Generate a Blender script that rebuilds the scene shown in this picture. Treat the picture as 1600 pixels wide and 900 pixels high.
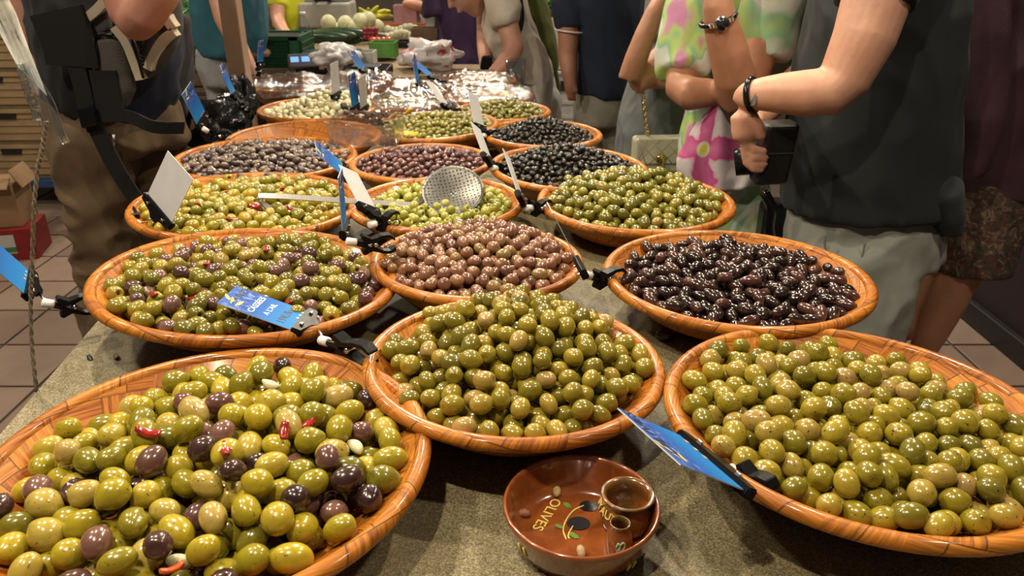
import bpy, bmesh, math, random
import numpy as np
from mathutils import Vector, Matrix, Euler, noise as mnoise

random.seed(7); rng = np.random.default_rng(7)
for o in list(bpy.data.objects): bpy.data.objects.remove(o)
scene = bpy.context.scene
COL = scene.collection

# ------------------------------------------------------------------ camera
CAM_Z = 1.35; PITCH = math.radians(24.2); FOC = 1200.0
SP, CP = math.sin(PITCH), math.cos(PITCH)
cam_data = bpy.data.cameras.new('camera'); cam = bpy.data.objects.new('camera', cam_data); COL.objects.link(cam)
cam_data.sensor_width = 36.0; cam_data.lens = 36.0 * FOC / 1600.0
cam_data.clip_start = 0.02; cam_data.clip_end = 60
cam.location = (0, 0, CAM_Z); cam.rotation_euler = (math.radians(90) - PITCH, 0, 0)
cam_data.dof.use_dof = True; cam_data.dof.focus_distance = 0.95; cam_data.dof.aperture_fstop = 13.0
scene.camera = cam

# ------------------------------------------------------------------ world, lamps, exposure
world = bpy.data.worlds.new('world'); scene.world = world; world.use_nodes = True
bg = world.node_tree.nodes['Background']; bg.inputs[0].default_value = (1.0, 0.93, 0.84, 1); bg.inputs[1].default_value = 0.07
vs = scene.view_settings
vs.view_transform = 'Standard'; vs.look = 'None'; vs.exposure = 0.0; vs.gamma = 1.0; vs.use_curve_mapping = False

def spot(name, loc, aim, power, size=0.045, cone=95, col=(1.0, 0.85, 0.62), blend=0.6):
    l = bpy.data.lights.new(name, 'SPOT'); l.energy = power; l.shadow_soft_size = size; l.color = col
    l.spot_size = math.radians(cone); l.spot_blend = blend
    o = bpy.data.objects.new(name, l); COL.objects.link(o); o.location = loc
    o.rotation_euler = (Vector(aim) - Vector(loc)).to_track_quat('-Z', 'Y').to_euler()
    return o
def point(name, loc, power, size=0.08, col=(1.0, 0.87, 0.68)):
    l = bpy.data.lights.new(name, 'POINT'); l.energy = power; l.shadow_soft_size = size; l.color = col
    o = bpy.data.objects.new(name, l); COL.objects.link(o); o.location = loc; return o

# stall spots hung from a rail above the table
spot('stall_lamp', (-0.75, 1.55, 2.35), (-0.25, 0.95, 0.85), 76, 0.03)
spot('stall_lamp', (0.80, 1.70, 2.40), (0.30, 0.95, 0.85), 76, 0.03)
spot('stall_lamp', (-0.10, 2.75, 2.40), (-0.15, 1.7, 0.85), 80, 0.03)
spot('stall_lamp', (-0.35, 0.25, 2.45), (-0.05, 0.75, 0.85), 66, 0.03)
# market hall lamps on all sides; the last, near left, added to lighten the trousers
for hx, hy, hp in ((-2.3, 2.2, 95), (1.35, 3.3, 75), (-0.4, 4.6, 150), (-2.6, 5.2, 130), (1.2, 5.6, 110), (-0.3, 6.8, 120), (1.35, 0.5, 75), (-1.5, 0.6, 115)):
    point('hall_fill_lamp', (hx, hy, 3.0), hp)

# ------------------------------------------------------------------ helpers
def W(px, py, Y):
    """point on the line of sight of photo pixel (px, py) at distance Y in front of the stall's near end"""
    u = (px - 800) / FOC; v = (py - 450) / FOC
    d = (u, CP - v * SP, -SP - v * CP); t = Y / d[1]
    return Vector((t * d[0], Y, CAM_Z + t * d[2]))
def WZ(px, py, Z):
    u = (px - 800) / FOC; v = (py - 450) / FOC
    d = (u, CP - v * SP, -SP - v * CP); t = (Z - CAM_Z) / d[2]
    return Vector((t * d[0], t * d[1], Z))
def proj(p):
    p = np.asarray(p, float); z = p[..., 2] - CAM_Z; dz = p[..., 1] * CP - z * SP
    return 800 + FOC * p[..., 0] / dz, 450 - FOC * (z * CP + p[..., 1] * SP) / dz

def link(o): COL.objects.link(o); return o
def mesh_from(name, verts, faces, smooth=True):
    me = bpy.data.meshes.new(name); me.from_pydata([tuple(v) for v in verts], [], faces); me.update()
    if smooth: me.polygons.foreach_set('use_smooth', [True] * len(me.polygons))
    return me
def from_bm(name, bm, smooth=False):
    bmesh.ops.recalc_face_normals(bm, faces=bm.faces)
    me = bpy.data.meshes.new(name); bm.to_mesh(me); bm.free()
    if smooth: me.polygons.foreach_set('use_smooth', [True] * len(me.polygons))
    return me
def obj(name, me, m=None, parent=None, loc=None, rot=None):
    o = link(bpy.data.objects.new(name, me))
    if m is not None:
        if len(me.materials) == 0: me.materials.append(m)
    if parent is not None: o.parent = parent
    if loc is not None: o.location = loc
    if rot is not None: o.rotation_euler = rot
    return o
def tag(o, label=None, cat=None, group=None, kind=None):
    if label: o['label'] = label
    if cat: o['category'] = cat
    if group: o['group'] = group
    if kind: o['kind'] = kind
    return o
def empty(name, loc=(0, 0, 0), rot=(0, 0, 0)):
    o = link(bpy.data.objects.new(name, None)); o.location = loc; o.rotation_euler = rot; o.empty_display_size = 0.05
    return o
def part(name, me, m, root, smooth=None):
    """world-space mesh made a child of a root that may have a location / rotation"""
    bpy.context.view_layer.update() if False else None
    M = Matrix.LocRotScale(root.location, root.rotation_euler, root.scale)
    if root.parent is not None:
        p = root.parent; M = Matrix.LocRotScale(p.location, p.rotation_euler, p.scale) @ M
    me.transform(M.inverted()); me.update()
    return obj(name, me, m, root)

def box_bm(bm, c, s, rot=None):
    r = bmesh.ops.create_cube(bm, size=1.0)
    M = Matrix.Translation(Vector(c)) @ (rot.to_matrix().to_4x4() if rot is not None else Matrix.Identity(4)) @ Matrix.Diagonal((s[0], s[1], s[2], 1))
    bmesh.ops.transform(bm, matrix=M, verts=r['verts']); return r['verts']
def box_me(name, c, s, rot=None, bevel=0.0, seg=2):
    bm = bmesh.new(); box_bm(bm, c, s, rot)
    if bevel > 0: bmesh.ops.bevel(bm, geom=bm.edges[:], offset=bevel, segments=seg, affect='EDGES', profile=0.5)
    return from_bm(name, bm)
def frame_box(name, c, ax, ay, az, bevel=0.0, seg=2):
    """box from centre and three full-length edge vectors"""
    bm = bmesh.new(); r = bmesh.ops.create_cube(bm, size=1.0)
    M = Matrix(((ax[0], ay[0], az[0], c[0]), (ax[1], ay[1], az[1], c[1]), (ax[2], ay[2], az[2], c[2]), (0, 0, 0, 1)))
    bmesh.ops.transform(bm, matrix=M, verts=r['verts'])
    if bevel > 0: bmesh.ops.bevel(bm, geom=bm.edges[:], offset=bevel, segments=seg, affect='EDGES', profile=0.5)
    return from_bm(name, bm)
def lathe_me(name, prof, n=64, c=(0, 0, 0), close=False, uv=None):
    """profile [(r, z)...] turned around z"""
    vs_, fs = [], []
    m = len(prof)
    for i in range(n):
        a = 2 * math.pi * i / n; ca, sa = math.cos(a), math.sin(a)
        for r, z in prof: vs_.append((c[0] + r * ca, c[1] + r * sa, c[2] + z))
    for i in range(n):
        j = (i + 1) % n
        for k in range(m - 1 if not close else m):
            k2 = (k + 1) % m
            fs.append((i * m + k, j * m + k, j * m + k2, i * m + k2))
    me = mesh_from(name, vs_, fs)
    if uv:
        L = [0.0]
        for k in range(1, m + 1):
            a, b = prof[k - 1], prof[k % m]; L.append(L[-1] + math.hypot(b[0] - a[0], b[1] - a[1]))
        lay = me.uv_layers.new(name='UVMap'); li = 0; data = np.zeros(len(me.loops) * 2, np.float32)
        for i in range(n):
            for k in range(m - 1 if not close else m):
                for (ii, kk) in ((i, k), (i + 1, k), (i + 1, k + 1), (i, k + 1)):
                    data[li * 2] = ii / n * uv; data[li * 2 + 1] = L[kk]; li += 1
        lay.data.foreach_set('uv', data)
    return me
def tube_bm(bm, pts, rad, n=10, cap=True):
    """tube along points; rad number or list"""
    pts = [Vector(p) for p in pts]; R = rad if isinstance(rad, (list, tuple)) else [rad] * len(pts)
    rings = []; prev = None
    for i, p in enumerate(pts):
        t = (pts[min(i + 1, len(pts) - 1)] - pts[max(i - 1, 0)]); t = t.normalized() if t.length > 1e-9 else Vector((0, 0, 1))
        if prev is None:
            a = t.orthogonal().normalized()
        else:
            a = prev - t * prev.dot(t); a = a.normalized() if a.length > 1e-6 else t.orthogonal().normalized()
        prev = a; b = t.cross(a)
        rings.append([bm.verts.new(p + (a * math.cos(2 * math.pi * k / n) + b * math.sin(2 * math.pi * k / n)) * R[i]) for k in range(n)])
    for i in range(len(rings) - 1):
        for k in range(n):
            bm.faces.new((rings[i][k], rings[i][(k + 1) % n], rings[i + 1][(k + 1) % n], rings[i + 1][k]))
    if cap:
        bm.faces.new(rings[0][::-1]); bm.faces.new(rings[-1])
def tube_me(name, pts, rad, n=10):
    bm = bmesh.new(); tube_bm(bm, pts, rad, n); return from_bm(name, bm, True)
def smooth_path(pts, k=6):
    """Catmull-Rom through the points"""
    P = [Vector(p) for p in pts]; P = [P[0] * 2 - P[1]] + P + [P[-1] * 2 - P[-2]]; out = []
    for i in range(1, len(P) - 2):
        for s in range(k):
            t = s / k; a, b, c, d = P[i - 1], P[i], P[i + 1], P[i + 2]
            out.append(0.5 * ((2 * b) + (c - a) * t + (2 * a - 5 * b + 4 * c - d) * t * t + (3 * b - a - 3 * c + d) * t ** 3))
    out.append(P[-2]); return out
def prism_me(name, outline, axis_u, axis_v, origin, normal, thick, bevel=0.0):
    """outline [(u, v)] extruded along normal by thick (centred)"""
    bm = bmesh.new(); o = Vector(origin); U, V, N = Vector(axis_u), Vector(axis_v), Vector(normal).normalized()
    lo = [bm.verts.new(o + U * u + V * v - N * thick / 2) for u, v in outline]
    hi = [bm.verts.new(o + U * u + V * v + N * thick / 2) for u, v in outline]
    bm.faces.new(lo[::-1]); bm.faces.new(hi); n = len(outline)
    for i in range(n): bm.faces.new((lo[i], lo[(i + 1) % n], hi[(i + 1) % n], hi[i]))
    if bevel > 0: bmesh.ops.bevel(bm, geom=bm.edges[:], offset=bevel, segments=2, affect='EDGES')
    return from_bm(name, bm)

# ------------------------------------------------------------------ materials
MATS = {}
def node_mat(name):
    m = bpy.data.materials.new(name); m.use_nodes = True; nt = m.node_tree; b = nt.nodes['Principled BSDF']; MATS[name] = m
    return m, nt, b
def N(nt, t, **kw):
    n = nt.nodes.new(t)
    for k, v in kw.items(): setattr(n, k, v)
    return n
def setin(n, **kw):
    for k, v in kw.items():
        n.inputs[k.replace('_', ' ')].default_value = v
    return n
def math_node(nt, op, a, b=None, clamp=False):
    n = N(nt, 'ShaderNodeMath', operation=op); n.use_clamp = clamp
    for i, x in enumerate((a, b)):
        if x is None: continue
        if isinstance(x, (int, float)): n.inputs[i].default_value = x
        else: nt.links.new(x, n.inputs[i])
    return n.outputs[0]
def mixc(nt, f, a, b, mode='MIX'):
    n = N(nt, 'ShaderNodeMix', data_type='RGBA', blend_type=mode)
    for i, x in ((0, f), (6, a), (7, b)):
        if isinstance(x, (int, float)): n.inputs[i].default_value = x
        elif isinstance(x, tuple): n.inputs[i].default_value = (*x[:3], 1)
        else: nt.links.new(x, n.inputs[i])
    return n.outputs[2]
def ramp(nt, fac, stops, interp='LINEAR'):
    n = N(nt, 'ShaderNodeValToRGB'); n.color_ramp.interpolation = interp; e = n.color_ramp.elements
    while len(e) < len(stops): e.new(0.5)
    for el, (p, c) in zip(e, stops): el.position = p; el.color = (*c[:3], 1)
    nt.links.new(fac, n.inputs[0]); return n.outputs[0]
def noise_tex(nt, scale, detail=2, rough=0.5, vec=None, dim='3D', dist=0.0):
    n = N(nt, 'ShaderNodeTexNoise', noise_dimensions=dim); setin(n, Scale=scale, Detail=detail, Roughness=rough, Distortion=dist)
    if vec is not None: nt.links.new(vec, n.inputs['Vector'])
    return n
def bump(nt, b, h, strength=0.3, dist=0.002):
    n = N(nt, 'ShaderNodeBump'); setin(n, Strength=strength, Distance=dist); nt.links.new(h, n.inputs['Height']); nt.links.new(n.outputs[0], b.inputs['Normal'])
def objco(nt): return N(nt, 'ShaderNodeTexCoord').outputs['Object']
def simple(name, col, rough=0.5, metal=0.0, var=0.0, scale=20, bmp=0.0, bscale=200, coat=0.0, spec=0.5, bdist=0.002, sss=0.0, sheen=0.0):
    """one colour with procedural mottling and fine relief"""
    if name in MATS: return MATS[name]
    m, nt, b = node_mat(name); b.inputs['Base Color'].default_value = (*col, 1)
    b.inputs['Roughness'].default_value = rough; b.inputs['Metallic'].default_value = metal
    b.inputs['Coat Weight'].default_value = coat; b.inputs['Specular IOR Level'].default_value = spec; b.inputs['Coat Roughness'].default_value = 0.08
    if sheen: b.inputs['Sheen Weight'].default_value = sheen
    co = objco(nt)
    if var > 0:
        n = noise_tex(nt, scale, 4, 0.6, co)
        lo = tuple(max(0, c * (1 - var)) for c in col); hi = tuple(min(1, c * (1 + var)) for c in col)
        nt.links.new(ramp(nt, n.outputs['Fac'], ((0.3, lo), (0.7, hi))), b.inputs['Base Color'])
    if bmp > 0:
        n = noise_tex(nt, bscale, 3, 0.6, co); bump(nt, b, n.outputs['Fac'], bmp, bdist)
    return m
def rand_value(nt):
    """random number per thing (and per separate piece of a joined pile)"""
    a = N(nt, 'ShaderNodeObjectInfo').outputs['Random']; g = N(nt, 'ShaderNodeNewGeometry').outputs['Random Per Island']
    return math_node(nt, 'FRACT', math_node(nt, 'ADD', a, g))
def olive_mat(name, stops, rough=0.22, coat=0.5, specks=0.0, mottle=0.25, mscale=90, wrinkle=0.0, tint=(0.12, 0.09, 0.03)):
    m, nt, b = node_mat(name); r = rand_value(nt); co = objco(nt)
    base = ramp(nt, r, stops)
    off = N(nt, 'ShaderNodeVectorMath', operation='ADD'); nt.links.new(co, off.inputs[0])
    cb = N(nt, 'ShaderNodeCombineXYZ')
    for i in range(3): nt.links.new(math_node(nt, 'MULTIPLY', r, 3.7 + i), cb.inputs[i])
    nt.links.new(cb.outputs[0], off.inputs[1])
    n1 = noise_tex(nt, mscale, 3, 0.6, off.outputs[0])
    f = math_node(nt, 'MULTIPLY', ramp(nt, n1.outputs['Fac'], ((0.42, (0, 0, 0)), (0.72, (1, 1, 1)))), mottle)
    c = mixc(nt, f, base, tint)
    if specks > 0:
        n2 = noise_tex(nt, 330, 2, 0.5, off.outputs[0])
        s = math_node(nt, 'MULTIPLY', ramp(nt, n2.outputs['Fac'], ((0.66, (0, 0, 0)), (0.70, (1, 1, 1)))), specks)
        c = mixc(nt, s, c, (0.05, 0.035, 0.012))
    nt.links.new(c, b.inputs['Base Color'])
    b.inputs['Roughness'].default_value = rough; b.inputs['Coat Weight'].default_value = coat; b.inputs['Coat Roughness'].default_value = 0.06
    n3 = noise_tex(nt, 160 if wrinkle == 0 else 260, 2, 0.5, off.outputs[0]); bump(nt, b, n3.outputs['Fac'], 0.18 if wrinkle == 0 else wrinkle, 0.0015)
    return m

def wood_mat():
    """lacquered bowl pressed from short bamboo veneer strips; UV u = round the bowl (m), v = down the wall (m)"""
    m, nt, b = node_mat('bamboo_veneer')
    uv = N(nt, 'ShaderNodeTexCoord').outputs['UV']
    mp = N(nt, 'ShaderNodeMapping'); nt.links.new(uv, mp.inputs['Vector']); mp.inputs['Rotation'].default_value = (0, 0, 0.32)
    mp.inputs['Scale'].default_value = (16, 24, 1)
    oi = N(nt, 'ShaderNodeObjectInfo').outputs['Random']
    cb = N(nt, 'ShaderNodeCombineXYZ'); nt.links.new(math_node(nt, 'MULTIPLY', oi, 37.0), cb.inputs[0]); nt.links.new(math_node(nt, 'MULTIPLY', oi, 11.0), cb.inputs[1])
    ad = N(nt, 'ShaderNodeVectorMath', operation='ADD'); nt.links.new(mp.outputs[0], ad.inputs[0]); nt.links.new(cb.outputs[0], ad.inputs[1])
    br = N(nt, 'ShaderNodeTexBrick'); br.offset = 0.5; br.squash = 1.0
    nt.links.new(ad.outputs[0], br.inputs['Vector'])
    setin(br, Scale=1.0); br.inputs['Mortar Size'].default_value = 0.018; br.inputs['Mortar Smooth'].default_value = 0.3
    br.inputs['Brick Width'].default_value = 1.0; br.inputs['Row Height'].default_value = 1.0
    br.inputs['Color1'].default_value = (0, 0, 0, 1); br.inputs['Color2'].default_value = (1, 1, 1, 1); br.inputs['Mortar'].default_value = (0.5, 0.5, 0.5, 1); br.inputs['Bias'].default_value = 0.0
    ch = N(nt, 'ShaderNodeTexChecker'); nt.links.new(ad.outputs[0], ch.inputs['Vector']); ch.inputs['Scale'].default_value = 1.0
    def stretched(sx, sy):
        q = N(nt, 'ShaderNodeMapping'); nt.links.new(ad.outputs[0], q.inputs['Vector']); q.inputs['Scale'].default_value = (sx, sy, 1)
        return noise_tex(nt, 1.0, 5, 0.65, q.outputs[0]).outputs['Fac']
    g1, g2 = stretched(0.7, 13), stretched(13, 0.7)
    g = N(nt, 'ShaderNodeMix', data_type='FLOAT'); nt.links.new(ch.outputs['Fac'], g.inputs[0]); nt.links.new(g1, g.inputs[2]); nt.links.new(g2, g.inputs[3])
    grain = g.outputs[0]
    c1 = ramp(nt, grain, ((0.34, (0.085, 0.021, 0.003)), (0.48, (0.33, 0.092, 0.006)), (0.66, (0.64, 0.235, 0.016))))
    c2 = mixc(nt, 0.36, c1, mixc(nt, br.outputs['Color'], (0.17, 0.042, 0.005), (0.62, 0.26, 0.035)), 'MIX')
    blot = noise_tex(nt, 22, 4, 0.6, objco(nt)).outputs['Fac']
    c3 = mixc(nt, math_node(nt, 'MULTIPLY', ramp(nt, blot, ((0.5, (0, 0, 0)), (0.75, (1, 1, 1)))), 0.35), c2, (0.22, 0.06, 0.012))
    c4 = mixc(nt, math_node(nt, 'MULTIPLY', br.outputs['Fac'], 0.75), c3, (0.075, 0.022, 0.006))
    nt.links.new(c4, b.inputs['Base Color'])
    b.inputs['Roughness'].default_value = 0.42; b.inputs['Specular IOR Level'].default_value = 0.22; b.inputs['Coat Weight'].default_value = 0.28; b.inputs['Coat Roughness'].default_value = 0.13
    h = math_node(nt, 'SUBTRACT', grain, math_node(nt, 'MULTIPLY', br.outputs['Fac'], 1.2)); bump(nt, b, h, 0.45, 0.0018)
    return m

def film_mat(name, tint=(0.9, 0.93, 0.95), gloss=0.22, rough=0.08, bscale=18, bstr=0.9):
    """clear thin plastic: see-through sheet with glossy wrinkles"""
    m = bpy.data.materials.new(name); m.use_nodes = True; nt = m.node_tree; nt.nodes.clear(); MATS[name] = m
    out = N(nt, 'ShaderNodeOutputMaterial'); tr = N(nt, 'ShaderNodeBsdfTransparent'); tr.inputs[0].default_value = (*tint, 1)
    gl = N(nt, 'ShaderNodeBsdfGlossy'); gl.inputs['Roughness'].default_value = rough; gl.inputs[0].default_value = (1, 1, 1, 1)
    n = noise_tex(nt, bscale, 4, 0.65, objco(nt)); bp = N(nt, 'ShaderNodeBump'); setin(bp, Strength=bstr, Distance=0.02)
    nt.links.new(n.outputs['Fac'], bp.inputs['Height']); nt.links.new(bp.outputs[0], gl.inputs['Normal'])
    lw = N(nt, 'ShaderNodeLayerWeight'); lw.inputs[0].default_value = 0.35; nt.links.new(bp.outputs[0], lw.inputs['Normal'])
    f = math_node(nt, 'ADD', math_node(nt, 'MULTIPLY', lw.outputs['Facing'], 0.45), gloss, True)
    mx = N(nt, 'ShaderNodeMixShader'); nt.links.new(f, mx.inputs[0]); nt.links.new(tr.outputs[0], mx.inputs[1]); nt.links.new(gl.outputs[0], mx.inputs[2])
    nt.links.new(mx.outputs[0], out.inputs[0]); return m

M_WOOD = wood_mat()
M_BLACK = simple('black_plastic', (0.008, 0.008, 0.009), 0.2, bmp=0.15, bscale=120, spec=0.3)
M_CLIP = simple('clip_black', (0.007, 0.007, 0.008), 0.34, bmp=0.15, bscale=120, spec=0.10)
M_WHITEP = simple('white_plastic', (0.75, 0.74, 0.70), 0.4, var=0.05)
M_CHROME = simple('chrome', (0.75, 0.75, 0.76), 0.18, metal=1.0, bmp=0.05)
M_STEEL = simple('brushed_steel', (0.42, 0.41, 0.39), 0.38, metal=1.0, var=0.1, scale=60, bmp=0.1, bscale=300)
M_FILM = film_mat('clear_film')
M_SCOOP = film_mat('scoop_plastic', tint=(0.96, 0.97, 0.97), gloss=0.10, bscale=9, bstr=0.5, rough=0.06)
M_CLEAR = film_mat('clear_plastic', gloss=0.10, bscale=6, bstr=0.25, rough=0.05)

# lettering outlines are made once, while the scene is still small
TEXTS = {}
def _text(body):
    cu = bpy.data.curves.new('lettering', 'FONT'); cu.body = body; cu.size = 1.0; cu.extrude = 0.01; cu.align_x = 'CENTER'; cu.align_y = 'CENTER'; cu.resolution_u = 3
    o = bpy.data.objects.new('tmp_text', cu); COL.objects.link(o); dg = bpy.context.evaluated_depsgraph_get()
    me = bpy.data.meshes.new_from_object(o.evaluated_get(dg)); bpy.data.objects.remove(o); bpy.data.curves.remove(cu); return me
for _s in ('OLIVES', 'CASSÉES', "A L'AIL", '19€/kg', *'NOYAUX'): TEXTS[_s] = _text(_s)
def text_me(body, size, extrude=0.0002, bold=0.0):
    me = TEXTS[body].copy(); me.transform(Matrix.Diagonal((size, size, extrude / 0.01, 1))); return me
# ------------------------------------------------------------------ table and floor
TABLE_Z = 0.82; RIM_H = 0.07
def make_table():
    root = empty('stall_table', (-0.03, 1.7, 0)); tag(root, 'long market stall table under a speckled olive-grey covering, carrying all the olive bowls', 'table')
    m, nt, b = node_mat('speckled_covering'); co = objco(nt)
    n1 = noise_tex(nt, 520, 3, 0.75, co); n2 = noise_tex(nt, 7, 5, 0.6, co); n3 = noise_tex(nt, 260, 3, 0.7, co)
    c = ramp(nt, n1.outputs['Fac'], ((0.36, (0.055, 0.043, 0.020)), (0.5, (0.20, 0.165, 0.082)), (0.64, (0.46, 0.40, 0.235))))
    c = mixc(nt, math_node(nt, 'MULTIPLY', n3.outputs['Fac'], 0.4), c, (0.15, 0.12, 0.06))
    c = mixc(nt, math_node(nt, 'MULTIPLY', ramp(nt, n2.outputs['Fac'], ((0.45, (0, 0, 0)), (0.7, (1, 1, 1)))), 0.45), c, (0.13, 0.10, 0.055))
    nt.links.new(c, b.inputs['Base Color']); b.inputs['Roughness'].default_value = 0.55; bump(nt, b, n1.outputs['Fac'], 0.35, 0.001)
    wood = simple('table_leg_wood', (0.16, 0.10, 0.055), 0.6, var=0.3, scale=12)
    bm = bmesh.new(); q = [(-0.54, 0.1), (0.70, 0.1), (0.05, 2.95), (-0.84, 2.95)]
    lo = [bm.verts.new((x, y, TABLE_Z - 0.04)) for x, y in q]; hi = [bm.verts.new((x, y, TABLE_Z)) for x, y in q]
    bm.faces.new(lo[::-1]); bm.faces.new(hi)
    for k in range(4): bm.faces.new((lo[k], lo[(k + 1) % 4], hi[(k + 1) % 4], hi[k]))
    bmesh.ops.bevel(bm, geom=bm.edges[:], offset=0.004, segments=2, affect='EDGES'); part('tabletop', from_bm('tabletop', bm), m, root)
    for sx in (-0.48, 0.0):
        for sy in (0.35, 2.8):
            part('leg', box_me('leg', (sx, sy, (TABLE_Z - 0.04) / 2), (0.06, 0.06, TABLE_Z - 0.04), bevel=0.004), wood, root)
make_table()

def make_floor():
    base, nt, b = node_mat('floor_grout'); b.inputs['Roughness'].default_value = 0.8
    n = noise_tex(nt, 9, 4, 0.6, objco(nt)); nt.links.new(ramp(nt, n.outputs['Fac'], ((0.3, (0.055, 0.040, 0.030)), (0.7, (0.10, 0.072, 0.055)))), b.inputs['Base Color'])
    fl = obj('floor', box_me('floor', (0, 5.0, -0.02), (14, 13, 0.04)), base); tag(fl, kind='structure')
    tile, nt, b = node_mat('floor_tile'); r = N(nt, 'ShaderNodeObjectInfo').outputs['Random']
    c = ramp(nt, r, ((0.0, (0.26, 0.175, 0.13)), (0.5, (0.32, 0.22, 0.165)), (1.0, (0.38, 0.27, 0.205))))
    n = noise_tex(nt, 14, 5, 0.65, objco(nt)); c = mixc(nt, math_node(nt, 'MULTIPLY', n.outputs['Fac'], 0.5), c, (0.15, 0.10, 0.076))
    nt.links.new(c, b.inputs['Base Color']); b.inputs['Roughness'].default_value = 0.42
    n2 = noise_tex(nt, 60, 3, 0.6, objco(nt)); bump(nt, b, n2.outputs['Fac'], 0.12, 0.002)
    T = 0.29; me = box_me('tile', (0, 0, 0.003), (T - 0.012, T - 0.012, 0.006), bevel=0.002, seg=1); me.materials.append(tile)
    for ix in range(-14, 12):
        for iy in range(0, 21):
            x, y = ix * T + 0.02, 1.47 + iy * T
            if not ((-3.6 < x < -0.72 and y < 5.6) or (0.75 < x < 2.3 and y < 4.2)): continue
            o = obj('floor_tile', me, None, fl, (x, y, 0.0)); 
make_floor()

# ------------------------------------------------------------------ bowls
#        key: cx, cy, R, tilt_x, tilt_y (deg)
BOWLS = dict(
 A=(-0.298, 0.626, 0.217, 0.0, 0.0), B=(0.001, 0.807, 0.180, -1.0, -1.6), C=(0.371, 0.692, 0.207, -0.9, -1.2),
 D=(-0.393, 1.043, 0.218, -2.0, -4.0), E=(-0.056, 1.134, 0.169, -1.0, -1.0), F=(0.340, 1.074, 0.200, -1.0, 0.2),
 G=(-0.510, 1.419, 0.217, -1.0, -1.5), H=(-0.146, 1.436, 0.170, 0.0, 0.5), I=(0.243, 1.452, 0.193, 0.0, 0.0),
 J=(-0.579, 1.775, 0.212, -0.5, -0.5), K=(-0.209, 1.742, 0.165, 0.0, 0.5), L=(0.126, 1.684, 0.178, 0.8, -1.5),
 M=(-0.541, 1.989, 0.200, 0.0, 0.0), N=(-0.219, 2.120, 0.185, 0.0, 1.5), O=(0.079, 2.028, 0.160, 0.0, -0.8),
 P=(-0.595, 2.370, 0.180, 0.0, 0.0), Q=(-0.352, 2.480, 0.135, 0.0, 0.0), R=(-0.030, 2.330, 0.148, 0.0, 0.0))
BOWL_LABEL = dict(
 A='largest bamboo bowl nearest the camera, full of cracked green olives with dark ones and pepper',
 B='bamboo bowl behind the clay dish, heaped with plain green olives',
 C='bamboo bowl of herbed green olives to the right of the clay dish',
 D='bamboo bowl of green and mauve olives crossed by the blue 19 euro sign',
 E='bamboo bowl heaped with pinkish brown olives in the middle of the stall',
 F='bamboo bowl of long dark purple olives beside the man in grey shorts',
 G='bamboo bowl of golden green olives with red pepper under the ladle handle',
 H='bamboo bowl of pitted light green olives where the skimmer rests',
 I='bamboo bowl with a tall heap of green olives beside the flowered dress',
 J='bamboo bowl of small grey-brown olives beside the man in khaki trousers',
 K='bamboo bowl of tiny purple-brown olives in front of the lemon olives',
 L='bamboo bowl of wrinkled black olives nearest the cream handbag',
 M='empty bamboo bowl with a clear scoop lying in its front edge',
 N='bamboo bowl of green olives topped with lemon pieces',
 O='bamboo bowl of very small black olives, further back of the two black heaps',
 P='bamboo bowl heaped with peeled garlic cloves near the wooden post',
 Q='small bamboo bowl of pale beans under shiny film',
 R='bamboo bowl of slim green olives below the woman in cream')
def bowl_profile(R, H=RIM_H):
    """outer foot -> outer wall -> rolled rim -> inner wall -> inner floor"""
    t = 0.009; rb = 0.54 * R; out = [(0.0, 0.002), (rb * 0.9, 0.0), (rb, 0.003)]
    for k in range(1, 7):
        s = k / 7; out.append((rb + (R - 0.006 - rb) * (s ** 0.8), 0.003 + (H - 0.012) * (s ** 1.25)))
    rim = []
    for k in range(0, 11):
        a = -math.pi * 0.35 + (math.pi * 1.30) * k / 10
        rim.append((R - 0.008 + 0.0085 * math.cos(a), H - 0.0075 + 0.0080 * math.sin(a)))
    inn = []
    for k in range(6, -1, -1):
        s = k / 7; inn.append((rb - t * 0.4 + (R - 0.019 - rb) * (s ** 0.8), 0.013 + (H - 0.024) * (s ** 1.25)))
    inn.append((0.0, 0.012))
    return out, rim, inn
def inner_z(R, rr, H=RIM_H):
    rb = 0.54 * R; s = np.clip((rr - rb) / max(1e-6, (R - 0.019 - rb)), 0, 1.2) ** 1.25
    return 0.013 + (H - 0.024) * (s ** 1.25)
BOWL_M = {}
def make_bowl(key, cx, cy, R, tx, ty, label, rim_z=None, group='bamboo bowls on the stall'):
    out, rim, inn = bowl_profile(R)
    root = empty('wooden_bowl', (cx, cy, TABLE_Z + 0.002 + R * 0.54 * (abs(math.tan(math.radians(tx))) + abs(math.tan(math.radians(ty))))),
                 (math.radians(tx), -math.radians(ty), random.uniform(-0.05, 0.05)))
    tag(root, label, 'bowl', group)
    n = 96; circ = 2 * math.pi * R
    wob = lambda me: None
    b1 = lathe_me('bowl_outside', out + [rim[0]], n, uv=circ); b2 = lathe_me('bowl_rim', rim, n, uv=circ); b3 = lathe_me('bowl_inside', [rim[-1]] + inn, n, uv=circ)
    obj('outer_wall', b1, M_WOOD, root); obj('rim', b2, M_WOOD, root); obj('inner_wall', b3, M_WOOD, root)
    BOWL_M[key] = Matrix.LocRotScale(root.location, root.rotation_euler, None)
    return root
for k, v in BOWLS.items(): make_bowl(k, *v, BOWL_LABEL[k])
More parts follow.
